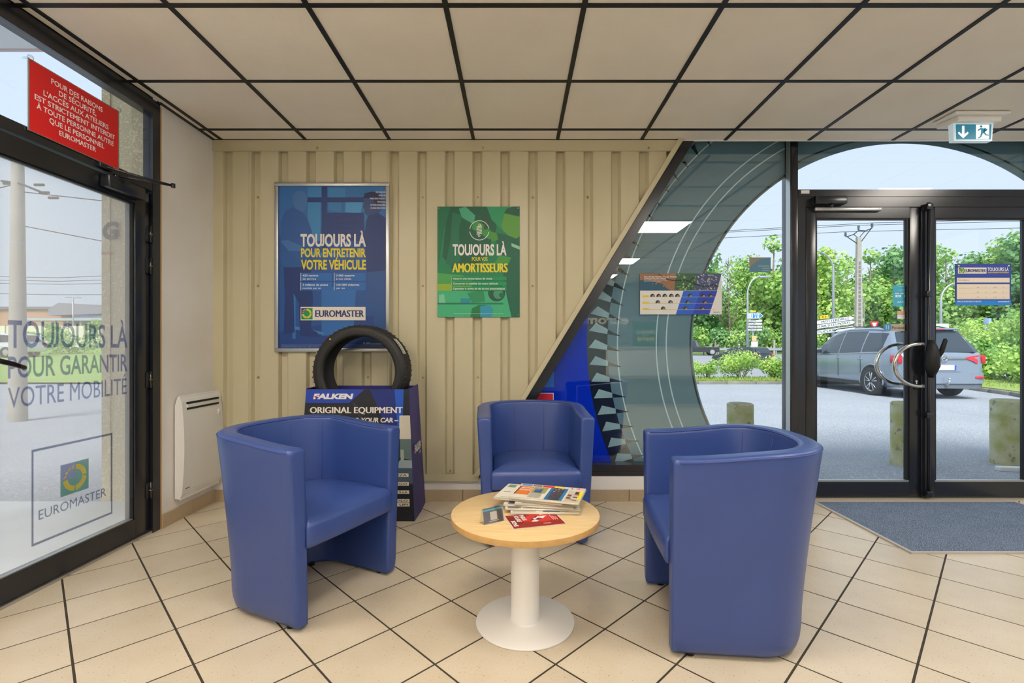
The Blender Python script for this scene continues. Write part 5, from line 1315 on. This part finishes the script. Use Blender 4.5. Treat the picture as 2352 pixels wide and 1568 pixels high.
q = MB(); q.box((-.42,0,zb(762)),(.42,.03,zb(743)), ink((196,214,190))); q.build('board', ad); q = MB(); q.cyl((-.3,.05,0),(-.3,.05,zb(745)), .03, galv, seg=6); q.cyl((.3,.05,0),(.3,.05,zb(745)), .03, galv, seg=6); q.build('posts', ad)
# guard rail
gr = empty('guard_rail', (0,0,0), 0, 'grey steel guard rail along the far side of the road', 'guard rail'); Y = 56
q = MB(); xa, xb = X_(1600,Y), X_(1800,Y); q.prism([(Y,.62),(Y-.05,.7),(Y,.78),(Y-.05,.86),(Y,.94),(Y+.03,.94),(Y+.03,.62)], xa, xb, galv, 'yz'); o = q.build('rail', gr)
for k in range(6): q = MB(); x = xa+(xb-xa)*(k+.5)/6; q.box((x-.05,Y,gz(Y)),(x+.05,Y+.1,.9), galv); q.build('rail_post', gr)
# wire fence posts
for i, px in enumerate((1643,1690,1778,2012)):
    Y = 58; q = MB(); q.box((-.11,-.08,0),(.11,.08,Z_(780,Y)-gz(Y)), conc)
    q.build('fence_post', label=ORD[i]+' pale concrete fence post from the left at the foot of the trees', cat='fence post', group='fence posts by the road', loc=(X_(px,Y),Y,gz(Y)))
Y = 17; q = MB(); q.cyl((0,0,0),(0,0,Z_(780,Y)+.0), .03, M('green_post_paint', (70,150,110), .6), seg=8); q.build('green_post', label='thin green metal fence post among the garden bushes', cat='fence post', loc=(X_(2318,Y),Y,gz(Y)))

# bollards
conc_g = M('mossy_concrete', (190,188,160), .9, vary=(7,(150,156,86),1.0), speck=(16,.64,(128,128,116)), bump=(30,.5))
for i, (x, Y, h_, r_, lb) in enumerate(((X_(1700,4.68),4.68,.595,.120,'round mossy concrete bollard standing behind the right armchair, outside the window'),(3.775,4.68,.605,.130,'round mossy concrete bollard outside the left glass door'),(4.80,4.70,.625,.150,'thick mossy concrete bollard outside the right glass door'))):
    t = empty('bollard', (x, Y, gz(Y)), 0, lb, 'bollard', 'concrete bollards outside the entrance')
    q = MB(); q.lathe([(r_,0),(r_,h_-.012),(r_-.010,h_),(0,h_+.012)], (0,0,0), conc_g, 40); q.build('body', t)
    q = MB(); q.lathe([(0,h_+.013),(r_*.82,h_+.004),(r_*.86,h_+.001)], (0,0,0), M('lichen_top', (150,148,130), .95, speck=(40,.55,(190,170,90))), 30); q.build('weathered_top', t)
q = MB(); q.bbox((-.5,-.03,0),(.5,.03,.04), M('pale_plank', (215,218,222), .6), .004); q.build('fallen_plank', label='pale flat bar lying on the asphalt by the thick bollard', cat='bar', loc=(4.92,4.40,gz(4.4)), rz=R(-6))
# ------------------------------------------------------------ cars
paint = M('grey_blue_car_paint', (142,154,170), .22, .4, coat=.6); cglass = M('tinted_car_glass', (44,54,64), .06, 0, .8); trim = M('black_car_trim', (28,29,32), .5)
tyre2 = M('car_tyre', (44,44,46), .8); rim_m = M('alloy_rim', (196,198,202), .3, .7)
def sect(y, st):
    """interpolate stations: list of (y, halfwidth at sill, halfwidth belt, z belt, halfwidth roof, z roof, z bottom)"""
    for a, b in zip(st[:-1], st[1:]):
        if a[0] <= y <= b[0]:
            t = (y-a[0])/(b[0]-a[0]); return [a[i]+(b[i]-a[i])*t for i in range(7)]
ST = [(0.00,.78,.74,.92,.60,.93,.42),(.04,.86,.82,.98,.66,1.0,.32),(.10,.89,.87,1.02,.68,1.10,.27),(.32,.91,.90,1.04,.70,1.40,.24),(.50,.92,.91,1.04,.66,1.575,.22),(.75,.925,.915,1.03,.65,1.615,.22),
      (1.4,.93,.925,1.01,.66,1.645,.21),(2.2,.93,.925,.985,.665,1.65,.21),(2.75,.93,.92,.965,.66,1.60,.21),(3.15,.93,.915,.95,.64,1.44,.21),(3.55,.93,.905,.94,.64,1.20,.21),(3.95,.92,.88,.915,.66,1.0,.21),(4.3,.88,.82,.84,.62,.90,.22),(4.55,.78,.72,.70,.56,.78,.25),(4.66,.62,.55,.58,.45,.62,.34)]
def ring_pts(s):
    y, ws, wbl, zb_, wr, zr, z0 = s
    h = []
    h.append((ws*.90, z0)); h.append((ws*.985, z0+.10)); h.append((ws, z0+.26)); h.append((ws*1.0, (z0+zb_)*.5+.10)); h.append((wbl+.012, zb_-.06)); h.append((wbl, zb_))
    for t in (.33,.66): h.append((wbl+(wr-wbl)*t+.018, zb_+(zr-zb_)*t))
    h.append((wr+.012, zr-.035)); h.append((wr-.05, zr)); h.append((wr*.5, zr+.018)); h.append((0, zr+.024))
    return h
def side_pt(y, t, off=.006):
    """point on the glass house side; t 0 belt .. 1 roof"""
    _, ws, wbl, zb_, wr, zr, z0 = sect(y, ST); z = zb_+(zr-.035-zb_)*t; h = ring_pts(sect(y, ST))[5:9]
    for (xa, za), (xb, zc) in zip(h[:-1], h[1:]):
        if z <= zc+1e-6: return xa+(xb-xa)*(z-za)/(zc-za)+off+.004, z
    return h[-1][0]+off, z
def wheel(par, x, y, side, r=.335):
    t = MB(); t.lathe([(r-.10,-.09),(r-.02,-.10),(r,-.07),(r,.07),(r-.02,.10),(r-.10,.09)], (x,y,r), tyre2, 40, 'x'); w_ = t.build('wheel', par)
    s_ = side; q = MB(); xo = x+s_*.085; q.lathe([(r-.10,0),(r-.115,-s_*.012),(r-.125,-s_*.05)], (xo,y,r), rim_m, 40, 'x')
    q.lathe([(0,s_*.0),(.05,0),(.06,-s_*.01)], (xo-s_*.01,y,r), rim_m, 20, 'x')
    for k in range(5):
        for da in (-.13,.13):
            a = 2*PI*k/5+.3+da; a2 = 2*PI*k/5+.3+da*1.6
            p0 = Vector((xo-s_*.012, y+.04*math.cos(a), r+.04*math.sin(a))); p1 = Vector((xo-s_*.008, y+(r-.115)*math.cos(a2), r+(r-.115)*math.sin(a2)))
            q.tube([p0, p1], .013, rim_m, 5)
    q.build('rim', w_)
    q = MB(); q.disc((xo-s_*.055,y,r), r-.11, trim, 30, 'x'); q.build('brake_shadow_disc', w_)
def make_mpv(loc, rz, label):
    root = empty('parked_car', loc, rz, label, 'car')
    q = MB(); k = q.mi(paint); rings = []; ys = []
    for a, b in zip(ST[:-1], ST[1:]):
        n_ = max(1, int((b[0]-a[0])/.14)); ys += [a[0]+(b[0]-a[0])*i/n_ for i in range(n_)]
    ys.append(ST[-1][0])
    for y in ys:
        h = ring_pts(sect(y, ST)); full_ = [(-x, z) for x, z in h]+[(x, z) for x, z in h[::-1][1:]]
        rings.append(len(q.v)); q.v += [(x, y, z) for x, z in full_]
    m = len(full_)
    for a, b in zip(rings[:-1], rings[1:]):
        for j in range(m): q.f.append((a+j, b+j, b+(j+1) % m, a+(j+1) % m)); q.m.append(k); q.sm.append(True)
    for r0 in (rings[0], rings[-1]): q.f.append(tuple(r0+j for j in range(m))); q.m.append(k); q.sm.append(False)
    o = q.build('body', root); fix_normals(o)
    for s_ in (1, -1):
        # side windows: front quarter, front door, rear door, rear quarter
        for (ya, yb, ta, tb, tc_, td, nm) in ((.62,1.30,.06,.86,.86,.06,'side_window'),(1.36,2.22,.04,.92,.93,.03,'side_window'),(2.28,3.10,.03,.93,.80,.03,'side_window'),(3.14,3.62,.03,.78,.10,.03,'side_window')):
            q = MB(); nn = 6
            for i in range(nn):
                u0, u1 = ya+(yb-ya)*i/nn, ya+(yb-ya)*(i+1)/nn
                t0 = tb+(tc_-tb)*i/nn; t1 = tb+(tc_-tb)*(i+1)/nn
                for j in range(3):
                    f0, f1 = j/3, (j+1)/3
                    P = []
                    for uu, tt in ((u0, ta+(t0-ta)*f0),(u1, ta+(t1-ta)*f0),(u1, ta+(t1-ta)*f1),(u0, ta+(t0-ta)*f1)):
                        x, z = side_pt(uu, tt); P.append((s_*x, uu, z))
                    q.face(P if s_ > 0 else P[::-1], cglass, True)
            q.build(nm, root)
        q = MB(); pts = []
        for i in range(14): y = .62+(3.75-.62)*i/13; x, z = side_pt(y, 0, .012); pts.append((s_*x, y, z+.005))
        q.tube(pts, .011, chrome, 6); q.build('chrome_strip', root)
        q = MB(); q.tube([(s_*.70,.75,1.60),(s_*.69,1.0,1.655),(s_*.69,2.0,1.69),(s_*.69,2.7,1.66),(s_*.69,2.85,1.61)], .016, trim, 6); q.build('roof_rail', root)
        for yy in (1.25, 2.15):
            q = MB(); q.bbox((s_*.935-.012,yy,.86),(s_*.935+.02,yy+.18,.89), paint, .008); q.build('door_handle', root)
        q = MB(); q.bbox((min(s_*.93,s_*1.10),2.98,.98),(max(s_*.93,s_*1.10),3.10,1.12), paint, .03); q.bbox((min(s_*.96,s_*1.09),2.972,1.0),(max(s_*.96,s_*1.09),2.985,1.10), cglass, .005); q.build('mirror', root)
        for yy in (2.25, 1.33):
            q = MB(); q.box((s_*.9345-.004,yy-.004,.40),(s_*.9345+.004,yy+.004,.95), trim); q.build('door_gap', root)
        for yy in (.92, 3.68):
            # wheel arch: dark half ring with paint lip
            q = MB()
            P = [(yy+.405*math.cos(PI*i/20), .335+.405*math.sin(PI*i/20)) for i in range(21)]+[(yy-.405,.2),(yy+.405,.2)]
            q.prism(P, s_*.928, s_*.945, trim, 'yz'); q.build('wheel_arch', root)
            q = MB(); q.tube([(s_*.938, yy+.415*math.cos(PI*i/20), .335+.415*math.sin(PI*i/20)) for i in range(-1, 22)], .018, paint, 6); q.build('arch_lip', root)
            wheel(root, s_*.865, yy, s_)
        q = MB(); q.box((s_*.92-.02,1.33,.22),(s_*.92+.025,3.25,.30), trim); q.build('side_skirt', root)
        # rear lamp
        q = MB(); P = [(s_*.40,.93),(s_*.80,.99),(s_*.87,1.0),(s_*.89,.90),(s_*.86,.80),(s_*.70,.80),(s_*.60,.86)]
        yb_ = lambda x: -.012 if abs(x) < .72 else -.012+(abs(x)-.72)*.7
        q.face([(x, yb_(x)-.012, z) for x, z in (P if s_ > 0 else P[::-1])], M('red_tail_lamp', (200,44,56), .2)); q.face([(x, yb_(x)+.03, z) for x, z in (P[::-1] if s_ > 0 else P)], trim)
        q.bbox((min(s_*.84,s_*.93),.02,.80),(max(s_*.84,s_*.93),.30,.98), MATS['red_tail_lamp'], .02); q.build('tail_lamp', root)
        q = MB(); q.bbox((min(s_*.62,s_*.80),-.085,.47),(max(s_*.62,s_*.80),-.05,.52), MATS['red_tail_lamp'], .005); q.build('reflector', root)
        q = MB(); q.bbox((min(s_*.60,s_*.84),4.28,.66),(max(s_*.60,s_*.84),4.50,.82), M('head_lamp_glass', (200,206,212), .1), .03); q.build('head_lamp', root)
    # rear window, in the slope of the tailgate
    q = MB(); P = [(-.70,.075,1.045),(.70,.075,1.045),(.62,.42,1.52),(-.62,.42,1.52)]; q.face([(x, y-.03, z+.01) for x, y, z in P], cglass); q.face([(x, y-.004, z) for x, y, z in P[::-1]], trim)
    for x_ in (-1, 1): q.face([(x_*.70,.045,1.055),(x_*.86,.12,1.06),(x_*.70,.47,1.52),(x_*.62,.39,1.53)][::x_], cglass)
    q.build('rear_window', root)
    q = MB(); q.bbox((-.62,.33,1.555),(.62,.62,1.60), paint, .015); q.build('roof_spoiler', root)
    q = MB(); q.box((-.30,.322,1.565),(.30,.332,1.585), MATS['red_tail_lamp']); q.build('high_brake_lamp', root)
    q = MB(); q.tube([(.02,.06,1.075),(-.18,.055,1.085),(-.34,.07,1.09)], .012, trim, 6); q.build('rear_wiper', root)
    q = MB(); q.bbox((-.46,-.035,.905),(.46,-.015,.935), chrome, .005); q.build('tailgate_chrome_bar', root)
    q = MB(); q.tube([(.06*math.cos(2*PI*i/24), -.045, .92+.06*math.sin(2*PI*i/24)) for i in range(24)], .011, chrome, 8, closed=True); q.prism([(-.058,.915),(.01,.928),(.0,.918),(.058,.925),(-.01,.912),(.0,.922)], -.05, -.04, chrome); q.build('round_badge', root)
    q = MB(); q.prism([(-.42,.80),(.42,.80),(.36,.62),(-.36,.62)], -.012, .02, paint); q.bbox((-.26,-.03,.655),(.26,-.012,.765), sign_w, .004); q.box((-.26,-.032,.655),(-.222,-.0305,.765), ink((40,90,190))); q.box((.222,-.032,.655),(.26,-.0305,.765), ink((40,90,190))); q.build('number_plate', root)
    q = MB()
    P = [(-.93,.20),(-.90,.04),(-.80,-.05),(-.5,-.09),(.5,-.09),(.80,-.05),(.90,.04),(.93,.20)]
    q.prism(P, .36, .60, paint, 'xy'); q.build('rear_bumper', root); 
    q = MB(); q.prism([(x*.97, y*.9+.02) for x, y in P], .25, .36, M('grey_bumper_skirt', (96,104,114), .5), 'xy'); q.build('bumper_skirt', root)
    q = MB(); q.tube([(0,.05,.33),(0,-.10,.33),(0,-.17,.37),(0,-.18,.44)], .018, galv, 8); q.lathe([(0,-.025),(.02,-.018),(.025,0),(.018,.02),(0,.025)], (0,-.18,.47), galv, 12); q.build('tow_hook', root)
    return root
make_mpv((9.47, 10.75, gz(11.5)), R(-3.4), 'grey-blue people carrier parked outside the doors, seen from its rear left')

def simple_car(name, loc, rz, label, rgb, L_=4.3, H=1.48, pickup=False, n_r=2):
    root = empty(name, loc, rz, label, 'car'); pm = M('car_paint_%02x%02x%02x' % rgb, rgb, .25, .3, coat=.6)
    if pickup: side = [(0,.35),(0,.95),(1.9,.95),(2.0,.98),(2.35,1.70),(3.4,1.70),(3.95,1.10),(5.0,1.0),(5.1,.6),(5.1,.35)]
    else: side = [(0,.35),(-.03,.62),(.03,.92),(.35,H-.08),(.75,H),(2.0,H),(2.7,H-.15),(3.3,.95),(4.15,.80),(L_,.60),(L_,.32)]
    W2 = .86; q = MB(); k = q.mi(pm); belt = .95
    for s_ in (-1, 1):
        pass
    A_ = [(-(W2 if z <= belt else W2-.16*(z-belt)/.5), y, z) for y, z in side]; B_ = [((W2 if z <= belt else W2-.16*(z-belt)/.5), y, z) for y, z in side]
    n_ = len(side); i0 = len(q.v); q.v += A_+B_; q.f.append(tuple(i0+j for j in range(n_))); q.f.append(tuple(i0+2*n_-1-j for j in range(n_)))
    for j in range(n_): q.f.append((i0+j, i0+n_+j, i0+n_+(j+1) % n_, i0+(j+1) % n_))
    q.m += [k]*(n_+2); q.sm += [False]*(n_+2); o = q.build('body', root); fix_normals(o); bv = o.modifiers.new('edge','BEVEL'); bv.width = .05; bv.segments = 2
    if pickup: wins = [[(2.42,1.0),(2.55,1.60),(3.3,1.60),(3.75,1.08)]]
    else: wins = [[(.45,1.0),(.60,H-.12),(1.35,H-.08),(1.35,.98)],[(1.42,.98),(1.42,H-.08),(2.05,H-.08),(2.95,.98)]]
    for wn in wins:
        for s_ in (-1, 1):
            q = MB(); q.face([(s_*(W2+.012-.16*(max(z,belt)-belt)/.5), y, z) for y, z in (wn if s_ < 0 else wn[::-1])], cglass); q.build('side_window', root)
    if not pickup:
        q = MB(); q.face([(-.64,.06-.03,1.0),(.64,.06-.03,1.0),(.56,.33-.03,H-.10),(-.56,.33-.03,H-.10)], cglass); q.build('rear_window', root)
        q = MB(); q.face([(-.66,3.23,1.02),(-.56,2.74,H-.17),(.56,2.74,H-.17),(.66,3.23,1.02)], cglass); q.build('windscreen', root)
    for s_ in (-1, 1):
        q = MB(); q.bbox((min(s_*.62,s_*.85),-.06,.80),(max(s_*.62,s_*.85),.02,.93), MATS['red_tail_lamp'], .01); q.build('tail_lamp', root)
        for yy in (.75, 3.35 if not pickup else 4.1):
            r = .33 if not pickup else .38
            q = MB(); q.lathe([(r-.12,-.1),(r,-.1),(r,.1),(r-.12,.1)], (s_*.80,yy,r), tyre2, 26, 'x'); wo = q.build('wheel', root)
            q = MB(); q.lathe([(0,0),(.06,0),(r-.12,-s_*.02)], (s_*.885,yy,r), rim_m, 20, 'x'); q.build('rim', wo)
    return root
simple_car('distant_car', (X_(1732,36), 34.5, gz(36)), R(20), 'dark hatchback on the road behind the verge bushes', (46,56,68))
simple_car('pickup_truck', (X_(1646,55), 54.6, gz(55)), R(78), 'dark pickup truck at the far side of the road by the guard rail', (56,62,68), pickup=True)

# ------------------------------------------------------------ outside the left door
def L_pt(px, Y): return (px-1186)*Y/1112
stucco = M('pebbled_beige_render', (196,182,150), .95, speck=(60,.55,(218,206,176)), bump=(70,1.0))
q = MB(); q.box((-2.99,3.50,-.05),(WL-.11,3.80,3.45), stucco); fin = q.build('outer_wall_return', kind='structure')
q = MB()
q.box((-2.62,3.485,-.02),(-2.58,3.50,3.4), stucco); q.box((-2.99,3.49,-.02),(-2.93,3.50,3.4), stucco); q.build('render_pilaster', fin)
A = Art(3.483); A.text('G', -2.985, 1.895, .115, .115, (44,44,48), .05, slant=.12); A.build('dark_wall_letter', fin)
A = Art(3.483); A.text('HICULES', -2.985, 1.78, .09, .018, (176,60,60), .02); A.build('red_wall_letters', fin)
q = MB(); q.prism([(-4.6,0.2),(WL-.11,0.2),(WL-.11,3.5),(-4.6,3.5)], 3.27, 3.45, M('white_soffit', (206,208,212), .7), 'xy'); q.box((-4.6,3.5,3.265),(WL-.11,3.53,3.46), M('pinkish_fascia', (190,170,172), .6)); q.build('soffit', kind='structure')
cm = empty('outdoor_camera', (-2.60, 3.40, 2.56), 0, 'small cream outdoor sensor fixed to the rendered wall above the left door', 'sensor')
q = MB(); q.lathe([(0,-.07),(.03,-.065),(.042,-.04),(.045,0),(.045,.05),(.0,.05)], (0,0,0), M('cream_plastic', (222,200,150), .4), 20); q.build('dome', cm)
q = MB(); q.box((-.03,.0,.0),(.03,.10,.05), white_plastic); q.build('bracket', cm); q = MB(); q.disc((.004,-.046,-.01), .009, rubber, 12, 'y'); q.build('lens', cm)
q = MB(); q.box((-4.6,-2,-.03),(WL-.1,3.5,.0), M('pale_concrete_step', (206,208,210), .9, vary=(3,(190,192,194),.8))); q.build('outdoor_step', kind='structure')
# sloping lawn and low verge on the left
q = MB()
def lg(y): return -.06+.0*y if y < 15 else -.06+(y-15)*.032
for a, b in ((15.3,24),(24,34),(34,46)): q.face([(-90,a,lg(a)+.03),(-10,a,lg(a)+.03),(-10,b,lg(b)+.03),(-90,b,lg(b)+.03)], M('lawn_green', (124,156,74), .9, vary=(.8,(150,176,90),.8)))
q.build('left_lawn', kind='structure')
# utility pole close by
Y = 7.5; up = empty('utility_pole', (L_pt(41,Y), Y, gz(Y)), 0, 'thick grey utility pole with brackets and wires outside the left door', 'power pole')
q = MB(); hh = 4.35; q.lathe([(.115,0),(.104,1.2),(.085,3.0),(.07,hh)], (0,0,0), conc, 20)
q.build('mast', up)
q = MB()
for zz in (.9, 1.85, 2.75): q.lathe([(.112-.012*zz/1.2+.004,zz),(.112-.012*zz/1.2+.004,zz+.012)], (0,0,0), galv, 20)
q.build('band', up)
q = MB()
q.tube([(-.25,0,3.72),(.1,-.05,3.66),(.50,-.1,3.50)], .018, wire_m, 6)
for dx, dz in ((-.2,.02),(.28,-.0),(.36,-.12),(.5,-.2)): q.tube([(dx-.02,0,3.66+dz),(dx+.12,0,3.66+dz)], .022, wire_m, 6)
q.build('bracket', up)
for i, (za, zb_, xb, yb2, lb) in enumerate(((3.04,2.40,5.2,3.0,'thick cable descending right from the utility pole'),(3.56,3.5,6,2,'upper thin cable leaving the utility pole'),(3.68,3.62,-6,2,'cable leaving the utility pole to the left'))):
    q = MB(); p0 = Vector((L_pt(41,Y), Y, gz(Y)+za)); p1 = p0+Vector((xb, yb2, zb_-za)); q.tube([p0, (p0+p1)/2-Vector((0,0,.10)), p1], .008, wire_m, 6); q.build('cable', label=lb, cat='wire', group='cables at the utility pole')
for i, py in enumerate((633,641,648,672)):
    Yc = 70; q = MB(); z0_ = Z_(py,Yc); q.tube([(-82,Yc,z0_),(-66,Yc,z0_-.3),(-48,Yc,z0_+.5-(.25*i))], .04, wire_m, 5); q.build('distant_cable', label=ORD[i]+' thin distant cable from the top, crossing behind the utility pole', cat='wire', group='distant cables on the left')
# warehouse
Y = 110; bd = empty('warehouse', (0,0,0), 0, 'long low brown and grey warehouse beyond the lawn on the left', 'building')
def part(nm, px0, px1, py0, py1, Yd, m, dep=12):
    q = MB(); q.box((L_pt(px0,Yd),Yd,Z_(py1,Yd)),(L_pt(px1,Yd),Yd+dep,Z_(py0,Yd)), m); q.build(nm, bd)
part('brown_wall', -90, 175, 708, 760, Y, M('brown_cladding', (186,142,112), .7)); part('brown_roof_edge', -92, 150, 704, 710, Y-.5, M('dark_roof_edge', (110,112,122), .6))
q = MB(); q.prism([(L_pt(140,Y),Z_(712,Y)),(L_pt(162,Y),Z_(698,Y)),(L_pt(262,Y),Z_(703,Y)),(L_pt(262,Y),Z_(722,Y)),(L_pt(140,Y),Z_(726,Y))], Y-3, Y+8, M('grey_roof_block', (132,132,142), .6)); q.build('raised_roof', bd)
part('glazed_wall', 165, 262, 722, 745, Y-2.5, M('blue_glazing', (120,136,160), .2)); part('canopy', 40, 262, 730, 736, Y-6, M('light_canopy', (170,184,192), .5), 4)
for px in (60,90,120,150,180,210,240):
    q = MB(); q.box((L_pt(px,Y-6)-.2,Y-5.5,1.5),(L_pt(px,Y-6)+.2,Y-5.1,Z_(733,Y-6)), galv); q.build('canopy_post', bd)
# cream fence in panels
fe = empty('panel_fence', (0,0,0), 0, 'long cream panel fence behind the lawn on the left', 'fence'); Y = 46; x = L_pt(-60,Y)
cream = M('cream_fence_panel', (222,220,196), .8, rnd=.05)
while x < L_pt(262,Y): q = MB(); q.box((x+.03,Y,lg(Y)-.1),(x+1.46,Y+.1,Z_(748,Y)), cream); q.build('fence_panel', fe); q = MB(); q.box((x-.05,Y-.03,lg(Y)-.1),(x+.05,Y+.13,Z_(747,Y)), conc); q.build('fence_post', fe); x += 1.5
# cars on the left
def car_at(px, Y, rz, label, rgb): simple_car('distant_car', (L_pt(px,Y), Y, lg(Y) if Y > 15 else gz(Y)), R(rz), label, rgb)
car_at(74, 30, 88, 'white car standing by the lawn beside the utility pole', (222,224,228))
for i, (px, rgb, lb) in enumerate(((80,(70,74,92),'dark car parked under the warehouse canopy, furthest left'),(122,(196,198,204),'silver car parked under the warehouse canopy'),(165,(230,232,236),'white car parked under the warehouse canopy'),(205,(96,110,140),'blue-grey car parked under the warehouse canopy'))):
    Yc = 96; simple_car('distant_car', (L_pt(px,Yc), Yc, Z_(752,Yc)-1.5), R(100), lb, rgb)
gzl = lambda y: lg(y)+.02
for i, (px, Y, w_, h_, lb) in enumerate(((172,34,5.0,1.5,'wide rounded hedge on the lawn behind the door slogan'),(118,43,1.3,2.6,'young tree-like shrub in front of the cream fence, left one'),(215,43,1.3,2.9,'tall shrub in front of the cream fence, right one'),(66,42,1.6,1.5,'small clipped shrub next to the utility pole'))):
    bush_thing('lawn_shrub', L_pt(px,Y), Y, w_, w_*.6, h_, leafA, 1600, .14, lb, 'shrubs on the left lawn', 'shrub', 90+i, False, gzl(Y))
Y = 60; dl = empty('double_lamp', (L_pt(168,Y), Y, .5), 0, 'distant double-headed street lamp above the warehouse', 'street lamp')
q = MB(); hh = Z_(683,Y)-.5; q.cyl((0,0,0),(0,0,hh), .08, galv, seg=8); q.tube([(-1,0,hh+.05),(0,0,hh),(1,0,hh-.03)], .06, galv, 6); q.build('pole', dl)
